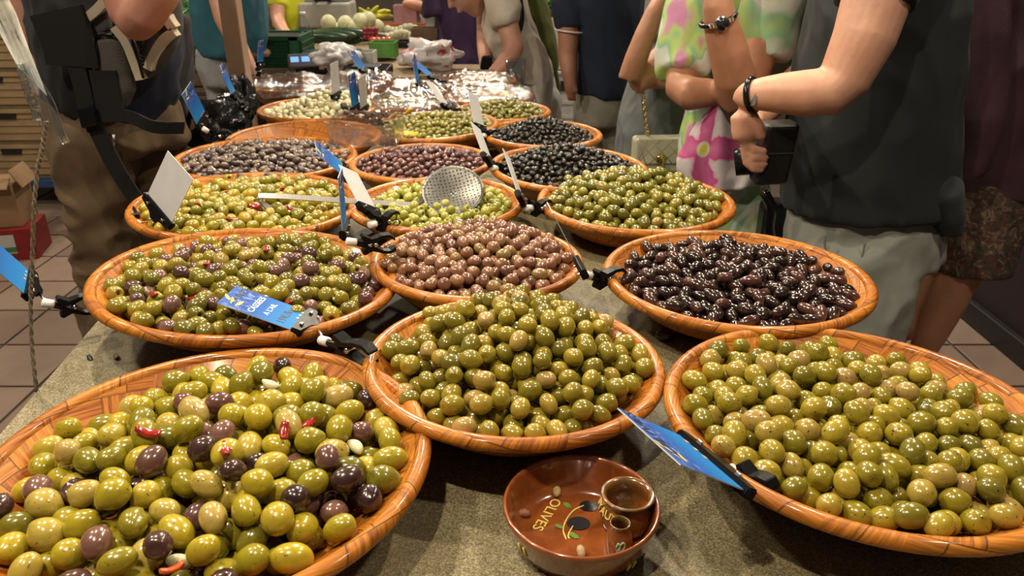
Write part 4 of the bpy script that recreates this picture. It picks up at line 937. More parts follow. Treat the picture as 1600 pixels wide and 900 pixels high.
def shoe(c, d, m, root):
    d = Vector(d); garment('shoe', [[(Vector((c.x, c.y, 0.05)) - d * 0.07, 0.043, 0.045, None), (Vector((c.x, c.y, 0.045)) + d * 0.08, 0.048, 0.042, None), (Vector((c.x, c.y, 0.035)) + d * 0.18, 0.045, 0.028, None)]], m, root, 0.010)
SHOE = cloth('shoe_dark', (0.04, 0.035, 0.03))

# --- man in the dark polo shirt, right of the long dark olives
def man_polo():
    Y = 1.85; root = person('man in a dark charcoal polo and light grey shorts holding a black camera', (0.93, Y, 0))
    polo = cloth('polo_charcoal', (0.013, 0.017, 0.019), 0.15); grey = cloth('shorts_grey_green', (0.26, 0.27, 0.235), 0.12)
    hc = Vector((0.93, 1.88, 1.62))
    arm = [dot(1405, -95, 1.64, 0.066), dot(1375, -20, 1.60, 0.066), dot(1350, 60, 1.57, 0.060), dot(1318, 125, 1.56, 0.051), dot(1296, 143, 1.56, 0.049), dot(1262, 146, 1.57, 0.047), dot(1222, 146, 1.59, 0.041), dot(1190, 147, 1.61, 0.034), dot(1166, 150, 1.63, 0.029)]
    arm2 = [pt(0.92, 2.05, 1.33, 0.055), pt(0.86, 2.10, 1.12, 0.048), pt(0.72, 2.0, 1.02, 0.042), (W(1195, 175, 1.80), 0.032, 0.032, None), (W(1178, 190, 1.74), 0.028, 0.028, None)]
    # near hand: palm, four fingers closed on the camera, thumb over its back
    palm = [dot(1164, 155, 1.635, 0.027), (W(1163, 180, 1.635), 0.030, 0.021, Vector((1, 0, 0))), (W(1166, 212, 1.63), 0.031, 0.019, Vector((1, 0, 0)))]
    F = [[(1163, 205), (1170, 224), (1180, 234), (1195, 236)], [(1160, 212), (1166, 236), (1179, 247), (1197, 247)], [(1160, 218), (1164, 247), (1178, 258), (1196, 257)], [(1161, 222), (1165, 255), (1177, 266), (1191, 266)]]
    fing = [[(W(x, y, 1.628 - 0.008 * (i > 1)), 0.0094 - 0.0005 * i - 0.0004 * k, 0.0094 - 0.0005 * i - 0.0004 * k, None) for i, (x, y) in enumerate(f)] for k, f in enumerate(F)]
    thumb = [[dot(1172, 180, 1.625, 0.014), dot(1185, 196, 1.62, 0.0125), dot(1190, 214, 1.62, 0.011)]]
    far_f = [[dot(1178, 188, 1.73, 0.012), dot(1170, 200, 1.70, 0.010), dot(1168, 216, 1.69, 0.009)], [dot(1186, 186, 1.73, 0.012), dot(1182, 198, 1.69, 0.010), dot(1180, 208, 1.68, 0.009)]]
    hip = W(1350, 380, Y)
    torso = [sec(1320, 1470, -110, Y, 0.14), sec(1285, 1480, 60, Y, 0.15), sec(1262, 1460, 250, Y, 0.15), sec(1262, 1450, 360, Y, 0.15)]
    n1, n2 = W(1345, 470, 1.74), W(1330, 470, 1.98)
    legs = [[(W(1350, 380, 1.76), 0.085, 0.085, None), (n1, 0.075, 0.075, None), (Vector((n1.x - 0.02, n1.y, 0.46)), 0.06, 0.06, None)], [(W(1340, 380, 1.96), 0.085, 0.085, None), (n2, 0.075, 0.075, None), (Vector((n2.x - 0.02, n2.y, 0.46)), 0.06, 0.06, None)]]
    neck = [[pt(0.95, 1.87, 1.36, 0.06), (hc - Vector((0.0, 0, 0.09)), 0.055, 0.055, None)]]
    lo = leg_down(Vector((n1.x - 0.02, n1.y, 0.46)), 0, 0, foot=(-1, 0, 0)) + leg_down(Vector((n2.x - 0.02, n2.y, 0.46)), 0, 0, foot=(-1, 0, 0))
    garment('body', [torso, arm, arm2, palm] + fing + thumb + far_f + legs + lo + neck + head_lofts(hc, (-1, -0.1, -0.15)), SK1, root, 0.0046, 5)
    add_head(hc, (-1, -0.1, -0.15), root, HAIR['grey'])
    shirt = [sec(1325, 1470, -135, Y, 0.16), sec(1290, 1492, -70, Y, 0.20), sec(1272, 1495, 20, Y, 0.205), sec(1248, 1490, 110, Y, 0.20), sec(1236, 1485, 200, Y, 0.195), sec(1231, 1480, 262, Y, 0.195), sec(1229, 1478, 296, Y, 0.195, 22), sec(1229, 1476, 302, Y, 0.195, 24)]
    sleeve = [dot(1420, -120, 1.68, 0.085), dot(1385, -45, 1.62, 0.083), dot(1366, 4, 1.595, 0.078)]
    garment('polo_shirt', [shirt, sleeve], polo, root, 0.009, 3, 0.010, (6, 6, 3.5), 3)
    flap = [sec(1400, 1488, 280, Y - 0.06, 0.13, 8), sec(1412, 1488, 318, Y - 0.06, 0.135, 6), sec(1436, 1484, 352, Y - 0.06, 0.12, -10)]
    garment('shirt_tail', [flap], polo, root, 0.009, 2, 0.005, (6, 6, 3), 5)
    sh = [sec(1245, 1455, 290, Y, 0.165), sec(1232, 1468, 350, Y, 0.18), sec(1236, 1462, 400, Y, 0.18)]
    l1 = [sec(1245, 1440, 400, 1.75, 0.095), sec(1262, 1432, 450, 1.74, 0.10), sec(1275, 1412, 500, 1.74, 0.10), sec(1280, 1390, 560, 1.74, 0.095)]
    l2 = [sec(1240, 1430, 400, 1.96, 0.095), sec(1250, 1415, 450, 1.97, 0.10), sec(1262, 1400, 520, 1.97, 0.10)]
    garment('shorts', [sh, l1, l2], grey, root, 0.009, 3, 0.011, (8, 8, 6), 8)
    # pocket edge, fly seam and back pocket flap
    seam = cloth('seam_grey', (0.17, 0.175, 0.15))
    part('pocket_seam', tube_me('pocket_seam', smooth_path([W(1290, 366, 1.676), W(1289, 385, 1.674), W(1297, 408, 1.668)], 5), 0.0025, 6), seam, root)
    part('side_seam', tube_me('side_seam', smooth_path([W(1352, 378, 1.674), W(1347, 400, 1.67), W(1340, 430, 1.662)], 5), 0.0022, 6), seam, root)
    part('pocket_flap', frame_box('pocket_flap', W(1424, 352, 1.69), Vector((0.055, 0.02, -0.006)), Vector((0.004, 0, -0.03)), Vector((0, -0.012, 0)), 0.004), seam, root)
    # wrist band with metal plate
    c = W(1176, 149, 1.622); ax = (W(1190, 147, 1.61) - W(1166, 150, 1.63)).normalized(); a = ax.orthogonal().normalized(); b = ax.cross(a)
    ring = [c + (a * math.cos(t) + b * math.sin(t)) * 0.0335 for t in np.linspace(0, 2 * math.pi, 25)]
    wr = tag(obj('bracelet', tube_me('bracelet', ring, 0.0065, 8), M_BLACK), 'black bracelet with steel plate on the wrist of the man in the dark polo', 'bracelet')
    part('steel_plate', frame_box('steel_plate', c + Vector((-0.006, -0.036, 0.0)), ax * 0.010, Vector((0.006, 0.0, 0.030)), Vector((0, -0.006, 0)), 0.002), M_STEEL, wr)
    # the camera in his hand
    co = W(1209, 238, 1.66); cr = empty('camera_body', co); cr.name = 'photo_camera'; tag(cr, 'black camera held by the man in the dark polo', 'camera')
    lea = simple('camera_leather', (0.014, 0.013, 0.013), 0.38, bmp=0.5, bscale=500)
    part('body', frame_box('body', co, Vector((0.075, 0.01, 0)), Vector((0, 0.06, 0)), Vector((0.01, 0, 0.135)), 0.010, 3), lea, cr)
    part('lens', tube_me('lens', [co + Vector((-0.03, 0.02, -0.02)), co + Vector((-0.075, 0.03, -0.03))], [0.034, 0.031], 24), M_BLACK, cr)
    part('trim_line', frame_box('trim_line', co + Vector((0.0, -0.031, 0.005)), Vector((0.068, 0.009, 0)), Vector((0, 0.003, 0)), Vector((0, 0, 0.002))), simple('dark_trim', (0.05, 0.05, 0.05), 0.3), cr)
    part('ring', tube_me('ring', [W(1195, 296, 1.66) + Vector((0.009 * math.cos(t), 0, 0.012 * math.sin(t))) for t in np.linspace(0, 2 * math.pi, 17)], 0.0018, 6), M_CHROME, cr)
    P = smooth_path([W(1195, 302, 1.66), W(1205, 325, 1.68), W(1202, 360, 1.70), W(1215, 400, 1.72)], 6)
    part('strap', tube_me('strap', P, 0.012, 6), M_BLACK, cr)
    # dark shoulder bag hanging at his front
    bg_ = tag(obj('shoulder_bag', frame_box('shoulder_bag', W(1212, 372, 1.98), Vector((0.10, 0, 0)), Vector((0, 0.09, 0)), Vector((0, 0, 0.22)), 0.025, 3), M_BLACK), 'dark bag hanging between the flowered dress and the grey shorts', 'bag')
man_polo()

# --- person in burgundy jacket at the right edge
def jacket_person():
    Y = 2.22; root = person('person in a burgundy jacket and leaf-patterned skirt at the right edge', (1.3, Y, 0))
    jk = simple('jacket_burgundy', (0.075, 0.034, 0.046), 0.45, var=0.2, scale=6, bmp=0.3, bscale=300)
    m, nt, b = node_mat('leaf_print'); co = objco(nt); n = noise_tex(nt, 26, 4, 0.7, co, dist=2.2)
    nt.links.new(ramp(nt, n.outputs['Fac'], ((0.0, (0.035, 0.026, 0.018)), (0.40, (0.06, 0.05, 0.03)), (0.5, (0.13, 0.055, 0.045)), (0.58, (0.26, 0.20, 0.12)), (0.63, (0.07, 0.075, 0.04))), 'CONSTANT'), b.inputs['Base Color']); b.inputs['Roughness'].default_value = 0.8
    hc = Vector((1.34, 2.25, 1.55)); k1, k2 = W(1448, 420, 2.24), W(1500, 420, 2.16)
    a1, a2 = W(1392, 535, 2.24), W(1440, 552, 2.16)
    legs = []
    for k, a in ((k1, a1), (k2, a2)): legs += [[(k + Vector((0.02, 0, 0.2)), 0.08, 0.08, None), (k, 0.066, 0.066, None), (k.lerp(a, 0.35), 0.060, 0.062, None), (k.lerp(a, 0.75), 0.05, 0.05, None), (a, 0.038, 0.038, None), (Vector((a.x - 0.01, a.y, 0.04)), 0.038, 0.036, None)], [(Vector((a.x + 0.03, a.y, 0.04)), 0.036, 0.034, None), (Vector((a.x - 0.14, a.y - 0.02, 0.03)), 0.04, 0.02, None)]]
    for a in (a1, a2): shoe(a, (-1, -0.12, 0), SHOE, root)
    torso = [sec(1510, 1610, -40, Y, 0.12), sec(1500, 1610, 150, Y, 0.12), sec(1490, 1590, 300, Y, 0.13)]
    garment('body', [torso] + legs + [[pt(1.35, 2.24, 1.3, 0.055), (hc - Vector((0, 0, 0.08)), 0.05, 0.05, None)]] + head_lofts(hc, (-1, 0.2, -0.1)), SK2, root, 0.008, 3)
    add_head(hc, (-1, 0.2, -0.1), root, HAIR['dark'], long=0.1)
    garment('jacket', [[sec(1540, 1620, -140, Y, 0.13), sec(1490, 1640, -60, Y, 0.17), sec(1478, 1640, 60, Y, 0.18), sec(1472, 1640, 170, Y, 0.18), sec(1468, 1630, 250, Y, 0.18), sec(1476, 1606, 290, Y, 0.165)],
                       [dot(1530, -80, 2.05, 0.085), dot(1525, 60, 2.0, 0.075), dot(1515, 180, 1.98, 0.07), dot(1505, 262, 2.0, 0.055)]], jk, root, 0.010, 3, 0.014, (6, 6, 2.6), 2)
    garment('skirt', [[sec(1472, 1606, 270, Y, 0.15), sec(1455, 1592, 330, Y, 0.16), sec(1445, 1575, 385, Y, 0.16), sec(1444, 1566, 405, Y, 0.16, 8)]], m, root, 0.010, 2, 0.008, (9, 9, 3), 6)
jacket_person()

# --- woman in the flowered dress
def woman_floral():
    Y = 2.28; root = person('woman in a bright green and pink flowered dress, arms folded, wearing a wristwatch', (0.72, Y, 0))
    m, nt, b = node_mat('flower_print'); co = objco(nt); n = noise_tex(nt, 5.2, 2, 0.5, co, dist=1.0); n2 = noise_tex(nt, 30, 4, 0.6, co)
    c = ramp(nt, n.outputs['Fac'], ((0.30, (0.09, 0.11, 0.08)), (0.36, (0.15, 0.34, 0.10)), (0.42, (0.40, 0.58, 0.07)), (0.46, (0.58, 0.60, 0.54)), (0.51, (0.56, 0.60, 0.54)), (0.54, (0.20, 0.44, 0.24)), (0.60, (0.40, 0.58, 0.10)), (0.66, (0.52, 0.16, 0.36))))
    c = mixc(nt, math_node(nt, 'MULTIPLY', n2.outputs['Fac'], 0.25), c, (0.6, 0.7, 0.55)); nt.links.new(c, b.inputs['Base Color']); b.inputs['Roughness'].default_value = 0.8
    # the big printed flower on the hanging front of the dress
    fc = W(1092, 222, 2.06); m2, nt, b = node_mat('big_flower_print'); g = N(nt, 'ShaderNodeTexCoord').outputs['UV']; sp = N(nt, 'ShaderNodeSeparateXYZ'); nt.links.new(g, sp.inputs[0])
    x = math_node(nt, 'SUBTRACT', sp.outputs['X'], 0.30); y = math_node(nt, 'SUBTRACT', sp.outputs['Y'], 0.48)
    rr = math_node(nt, 'SQRT', math_node(nt, 'ADD', math_node(nt, 'MULTIPLY', x, x), math_node(nt, 'MULTIPLY', y, y))); th = math_node(nt, 'ARCTAN2', y, x)
    n = noise_tex(nt, 5, 3, 0.6, g)
    pet = math_node(nt, 'ADD', math_node(nt, 'MULTIPLY', math_node(nt, 'SINE', math_node(nt, 'ADD', math_node(nt, 'MULTIPLY', th, 4.0), math_node(nt, 'MULTIPLY', n.outputs['Fac'], 3.0))), 0.20), 0.36)
    edge = math_node(nt, 'SUBTRACT', pet, rr); c = ramp(nt, math_node(nt, 'ADD', edge, 0.5), ((0.0, (0.66, 0.62, 0.62)), (0.44, (0.66, 0.58, 0.60)), (0.5, (0.62, 0.34, 0.46)), (0.53, (0.54, 0.07, 0.25)), (0.9, (0.60, 0.16, 0.34))))
    wh = ramp(nt, rr, ((0.0, (1, 1, 1)), (0.085, (1, 1, 1)), (0.10, (0, 0, 0)))); ye = ramp(nt, rr, ((0.0, (1, 1, 1)), (0.045, (1, 1, 1)), (0.055, (0, 0, 0))))
    c = mixc(nt, wh, c, (0.66, 0.68, 0.45)); c = mixc(nt, ye, c, (0.72, 0.66, 0.04)); nt.links.new(c, b.inputs['Base Color']); b.inputs['Roughness'].default_value = 0.8
    hc = Vector((0.82, 2.26, 1.50))
    up_arm = [dot(1225, -70, 2.12, 0.055), dot(1200, 40, 2.08, 0.05), dot(1165, 140, 2.05, 0.047), dot(1150, 152, 2.03, 0.048), dot(1148, 120, 2.0, 0.052), dot(1138, 80, 1.99, 0.049), dot(1127, 40, 1.985, 0.043), dot(1122, 10, 1.98, 0.037), dot(1124, -18, 1.99, 0.032), dot(1135, -45, 2.01, 0.036)]
    fingers = [[dot(1130 + 5 * k, -45, 2.0 + 0.008 * k, 0.011), dot(1140 + 5 * k, -68 - 2 * k, 2.03 + 0.01 * k, 0.0095), dot(1152 + 4 * k, -78, 2.08 + 0.01 * k, 0.008)] for k in range(4)] + [[dot(1142, -38, 2.0, 0.012), dot(1156, -52, 2.03, 0.011), dot(1166, -62, 2.06, 0.009)]]
    low_arm = [dot(1092, 20, 2.26, 0.05), dot(1068, 95, 2.2, 0.048), dot(1066, 138, 2.12, 0.046), dot(1080, 147, 2.06, 0.045), dot(1105, 145, 2.06, 0.038), dot(1130, 146, 2.09, 0.032), dot(1165, 150, 2.12, 0.03)]
    torso = [sec(1140, 1260, -50, Y, 0.1), sec(1105, 1225, 100, Y, 0.11), sec(1085, 1180, 250, Y, 0.11), sec(1085, 1180, 400, Y, 0.11)]
    k1 = W(1110, 430, 2.22); k2 = W(1165, 430, 2.3)
    garment('body', [torso, up_arm, low_arm] + fingers + leg_down(k1, 0, 0, 0.05) + leg_down(k2, 0, 0, 0.05) + [[pt(0.80, 2.27, 1.25, 0.05), (hc - Vector((0, 0, 0.08)), 0.048, 0.048, None)]] + head_lofts(hc, (-1, -0.3, -0.2), 0.95), SK2, root, 0.0075, 3)
    add_head(hc, (-1, -0.3, -0.2), root, HAIR['brown'], 0.95, 0.1)
    garment('dress', [[sec(1160, 1275, -110, Y, 0.12), sec(1120, 1285, -50, Y, 0.15), sec(1108, 1278, 20, Y, 0.15), sec(1088, 1262, 90, Y, 0.15), sec(1075, 1235, 150, Y, 0.145), sec(1066, 1205, 210, Y, 0.15), sec(1060, 1196, 280, Y, 0.15), sec(1060, 1205, 360, Y, 0.16), sec(1065, 1212, 440, Y, 0.17)],
                      [dot(1105, -30, 2.27, 0.09), dot(1085, 40, 2.23, 0.085), dot(1068, 92, 2.19, 0.075), dot(1064, 118, 2.16, 0.066)],
                      [dot(1240, -80, 2.12, 0.08), dot(1212, 0, 2.10, 0.082), dot(1195, 60, 2.09, 0.078), dot(1188, 88, 2.085, 0.07)]], m, root, 0.009, 3, 0.010, (8, 8, 3), 4)
    # hanging front panel with the flower
    vs_, fs = [], []; nu, nv = 22, 26
    for j in range(nv + 1):
        v = j / nv; py = 162 + 128 * v; l = 1118 - 60 * min(1, v * 1.5) ** 0.7 + 16 * max(0, v - 0.8) * 5 * 0.6; r = 1132 + 60 * min(1, v * 1.2) ** 0.8 - 12 * max(0, v - 0.85) * 6
        for i in range(nu + 1):
            u = i / nu; sag = 10 * v * math.sin(math.pi * u); p = W(l + (r - l) * u, py + sag, 2.10 - 0.05 * math.sin(math.pi * u) + 0.012 * math.sin(u * 17 + v * 3) * v); vs_.append(p)
    for j in range(nv):
        for i in range(nu): a = j * (nu + 1) + i; fs.append((a, a + 1, a + nu + 2, a + nu + 1))
    me = mesh_from('front_panel', vs_, fs); uvl = me.uv_layers.new(name='UVMap')
    for lp in me.loops: k = lp.vertex_index; uvl.data[lp.index].uv = ((k % (nu + 1)) / nu, 1 - (k // (nu + 1)) / nv)
    bm = bmesh.new(); bm.from_mesh(me); bmesh.ops.solidify(bm, geom=bm.faces[:], thickness=0.003); bm.to_mesh(me); bm.free(); me.polygons.foreach_set('use_smooth', [True] * len(me.polygons))
    part('front_panel', me, m2, root)['label'] = 'white hanging panel printed with a large pink flower'
    # watch
    c = W(1122, 30, 1.98); ax = (W(1122, 10, 1.98) - W(1138, 80, 1.99)).normalized(); a = Vector((1, 0, 0)); a = (a - ax * a.dot(ax)).normalized(); b2 = ax.cross(a)
    wt = tag(empty('wristwatch', c), 'steel wristwatch with dark dial and black strap on the woman in the flowered dress', 'watch')
    ring = [c + (a * math.cos(t) + b2 * math.sin(t)) * 0.043 for t in np.linspace(0, 2 * math.pi, 29)]; part('strap', tube_me('strap', ring, 0.006, 6), M_BLACK, wt)
    fcn = (CAMV - c).normalized() + Vector((0.1, 0, 0.1)); fcn = (fcn - ax * fcn.dot(ax)).normalized(); dc = c + fcn * 0.046
    part('case', tube_me('case', [dc - fcn * 0.004, dc + fcn * 0.005], 0.0165, 28), M_CHROME, wt); part('dial', tube_me('dial', [dc + fcn * 0.004, dc + fcn * 0.0058], 0.0140, 28), simple('dial_dark', (0.02, 0.025, 0.035), 0.15), wt)
    sd = ax.cross(fcn)
    for sg in (-1, 1):
        for k in range(2): part('link', frame_box('link', dc + sd * sg * (0.020 + 0.007 * k) - fcn * 0.003 * k, sd * 0.006, ax * 0.010, fcn * 0.006, 0.0015), M_CHROME, wt)
woman_floral()

# --- woman in grey with chain handbag
def woman_grey():
    Y = 2.68; root = person('woman in a grey dress resting her chin on her hand, chain handbag at her side', (0.5, Y, 0))
    gr = cloth('dress_grey', (0.135, 0.150, 0.150), 0.12); hc = Vector((0.60, 2.66, 1.43))
    arm = [dot(1085, -20, 2.58, 0.05), dot(1050, 75, 2.52, 0.044), dot(1015, 112, 2.48, 0.042), dot(992, 128, 2.45, 0.041), dot(984, 122, 2.44, 0.038), dot(994, 92, 2.43, 0.036), dot(1008, 55, 2.43, 0.033), dot(1022, 20, 2.44, 0.028), dot(1034, 0, 2.46, 0.028), dot(1050, -10, 2.50, 0.032)]
    fing = [[dot(1046, -10 + 4 * k, 2.48, 0.010), dot(1062, -9 + 5 * k, 2.5, 0.009), dot(1076, -4 + 5 * k, 2.53, 0.008)] for k in range(4)] + [[dot(1044, -14, 2.49, 0.011), dot(1050, -26, 2.52, 0.010), dot(1056, -34, 2.55, 0.009)]]
    arm2 = [dot(1040, 110, 2.56, 0.035), dot(1010, 125, 2.52, 0.032), dot(1040, 125, 2.46, 0.028)]
    torso = [sec(1035, 1095, -20, Y, 0.09), sec(1000, 1085, 100, Y, 0.1), sec(980, 1060, 240, Y, 0.1), sec(980, 1060, 330, Y, 0.1)]
    garment('body', [torso, arm, arm2] + fing + leg_down(W(1000, 380, 2.66), 0, 0, 0.05) + leg_down(W(1040, 380, 2.7), 0, 0, 0.05) + [[pt(0.58, 2.68, 1.18, 0.05), (hc - Vector((0, 0, 0.07)), 0.045, 0.045, None)]] + head_lofts(hc, (-0.9, -0.3, -0.4), 0.92), SK2, root, 0.0085, 3)
    add_head(hc, (-0.9, -0.3, -0.4), root, HAIR['brown'], 0.92, 0.15)
    garment('dress', [[sec(1040, 1120, -90, Y, 0.11), sec(1020, 1125, -30, Y, 0.14), sec(1005, 1118, 40, Y, 0.14), sec(985, 1105, 110, Y, 0.135), sec(972, 1085, 170, Y, 0.14), sec(964, 1075, 230, Y, 0.145), sec(958, 1075, 310, Y, 0.15), sec(955, 1078, 400, Y, 0.16)],
                      [dot(1090, -40, 2.60, 0.075), dot(1068, 20, 2.56, 0.068), dot(1047, 68, 2.53, 0.060)]], gr, root, 0.009, 3, 0.012, (8, 8, 2.5), 9)
    # quilted bag
    cream = simple('cream_leather', (0.52, 0.49, 0.36), 0.38, var=0.06, scale=20, bmp=0.1, bscale=300); gold = simple('gold_metal', (0.75, 0.55, 0.22), 0.25, metal=1.0)
    c = W(1028, 238, 2.42); br_ = tag(empty('quilted_handbag', c, (0, 0, 0.1)), 'cream quilted handbag with gold turn clasp and chain at the grey dress', 'handbag')
    Wd, H, D = 0.165, 0.115, 0.06
    fl = lambda nm, me, mm: obj(nm, me, mm, br_)
    fl('body', box_me('body', (0, 0, -0.005), (Wd, D, H), bevel=0.012, seg=3), cream); flap = fl('flap', box_me('flap', (0, -D / 2 - 0.003, 0.012), (Wd * 0.98, 0.012, H * 0.72), bevel=0.005, seg=2), cream)
    for k in range(-2, 3):
        for sg in (-1, 1):
            x0 = k * 0.042; part_pts = [Vector((x0 - sg * 0.036, -D / 2 - 0.0085, 0.05)), Vector((x0 + sg * 0.036, -D / 2 - 0.0085, -0.026))]
            part_pts = [Vector((max(-Wd * 0.47, min(Wd * 0.47, p.x)), p.y, p.z)) for p in part_pts]
            obj('quilt_seam', tube_me('quilt_seam', part_pts, 0.0016, 5), simple('seam_cream', (0.34, 0.31, 0.21), 0.5), flap)
    fl('clasp', lathe_me('clasp', [(0, 0.0), (0.016, 0), (0.016, 0.005), (0.012, 0.008), (0, 0.008)], 24), gold).matrix_local = Matrix.Translation((0, -D / 2 - 0.007, -0.012)) @ Euler((math.pi / 2, 0, 0)).to_matrix().to_4x4()
    fl('turn_bar', box_me('turn_bar', (0.003, -D / 2 - 0.020, -0.022), (0.007, 0.008, 0.026), bevel=0.002), gold)
    a, b = W(1012, 214, 2.42), W(1003, 135, 2.47); n = 17
    M0 = Matrix.LocRotScale(br_.location, br_.rotation_euler, None).inverted(); lk = tube_me('chain_link', [Vector((0.006 * math.cos(t), 0, 0.011 * math.sin(t))) for t in np.linspace(0, 2 * math.pi, 13)], 0.0017, 6); lk.materials.append(gold)
    for k in range(n):
        p = M0 @ a.lerp(b, k / (n - 1)); obj('chain_link', lk, None, br_, p, (0, 0, (k % 2) * 1.4))
woman_grey()

# --- man in navy polo seen from behind
def man_navy():
    Y = 3.42; root = person('man in a navy polo and khaki shorts standing with his back turned', (0.42, Y, 0))
    nv = cloth('polo_navy', (0.012, 0.020, 0.042)); kh = cloth('shorts_khaki', (0.28, 0.26, 0.20)); hc = Vector((0.45, 3.42, 1.55))
    arm = [dot(885, -25, 3.4, 0.055), dot(889, 50, 3.38, 0.048), dot(887, 88, 3.36, 0.042), dot(890, 118, 3.32, 0.033), dot(892, 130, 3.31, 0.028)]
    hand = [[dot(892, 130, 3.31, 0.03), dot(892, 143, 3.31, 0.026)]] + [[dot(888 + 3 * k, 143, 3.3, 0.010), dot(888 + 3 * k, 152, 3.30, 0.009), dot(890 + 3 * k, 157, 3.31, 0.008)] for k in range(4)] + [[dot(897, 133, 3.3, 0.011), dot(901, 142, 3.29, 0.01)]]
    arm2 = [pt(0.63, 3.42, 1.15, 0.05), pt(0.66, 3.4, 0.95, 0.045), pt(0.64, 3.34, 0.75, 0.03)]
    l1, l2 = W(918, 225, 3.42), W(962, 225, 3.42)
    garment('body', [[sec(905, 990, -20, Y, 0.1), sec(908, 985, 80, Y, 0.11), sec(905, 980, 170, Y, 0.12)], arm, arm2] + hand + leg_down(Vector((l1.x, l1.y, 0.5)), 0, 0, 0.055, (0, 1, 0)) + leg_down(Vector((l2.x, l2.y, 0.5)), 0, 0, 0.055, (0, 1, 0)) + [[pt(0.45, 3.42, 1.25, 0.055), (hc - Vector((0, 0, 0.08)), 0.05, 0.05, None)]] + head_lofts(hc, (0, 1, 0)), SK2, root, 0.0095, 3)
    add_head(hc, (0, 1, 0), root, HAIR['brown'])
    garment('polo_shirt', [[sec(915, 985, -90, Y, 0.10), sec(890, 1008, -50, Y, 0.13), sec(896, 1006, 20, Y, 0.14), sec(902, 1000, 80, Y, 0.14), sec(900, 990, 125, Y, 0.145), sec(899, 987, 146, Y, 0.145)], [dot(890, -55, 3.41, 0.075), dot(888, 0, 3.40, 0.07), dot(892, 42, 3.385, 0.062)]], nv, root, 0.010, 3, 0.008, (7, 7, 2.5), 1)
    c = W(892, 48, 3.383); part('sleeve_piping', tube_me('sleeve_piping', [c + Vector((0.066 * math.cos(t), 0.06 * math.sin(t), -0.006 * math.cos(t))) for t in np.linspace(0, 2 * math.pi, 21)], 0.004, 6), M_WHITEP, root)
    garment('shorts', [[sec(903, 985, 120, Y, 0.12), sec(898, 986, 160, Y, 0.135), sec(897, 985, 190, Y, 0.13)], [sec(897, 940, 190, Y, 0.085), sec(898, 938, 240, Y, 0.085)], [sec(942, 985, 190, Y, 0.085), sec(943, 982, 240, Y, 0.085)]], kh, root, 0.010, 3, 0.008, (8, 8, 4), 2)
man_navy()

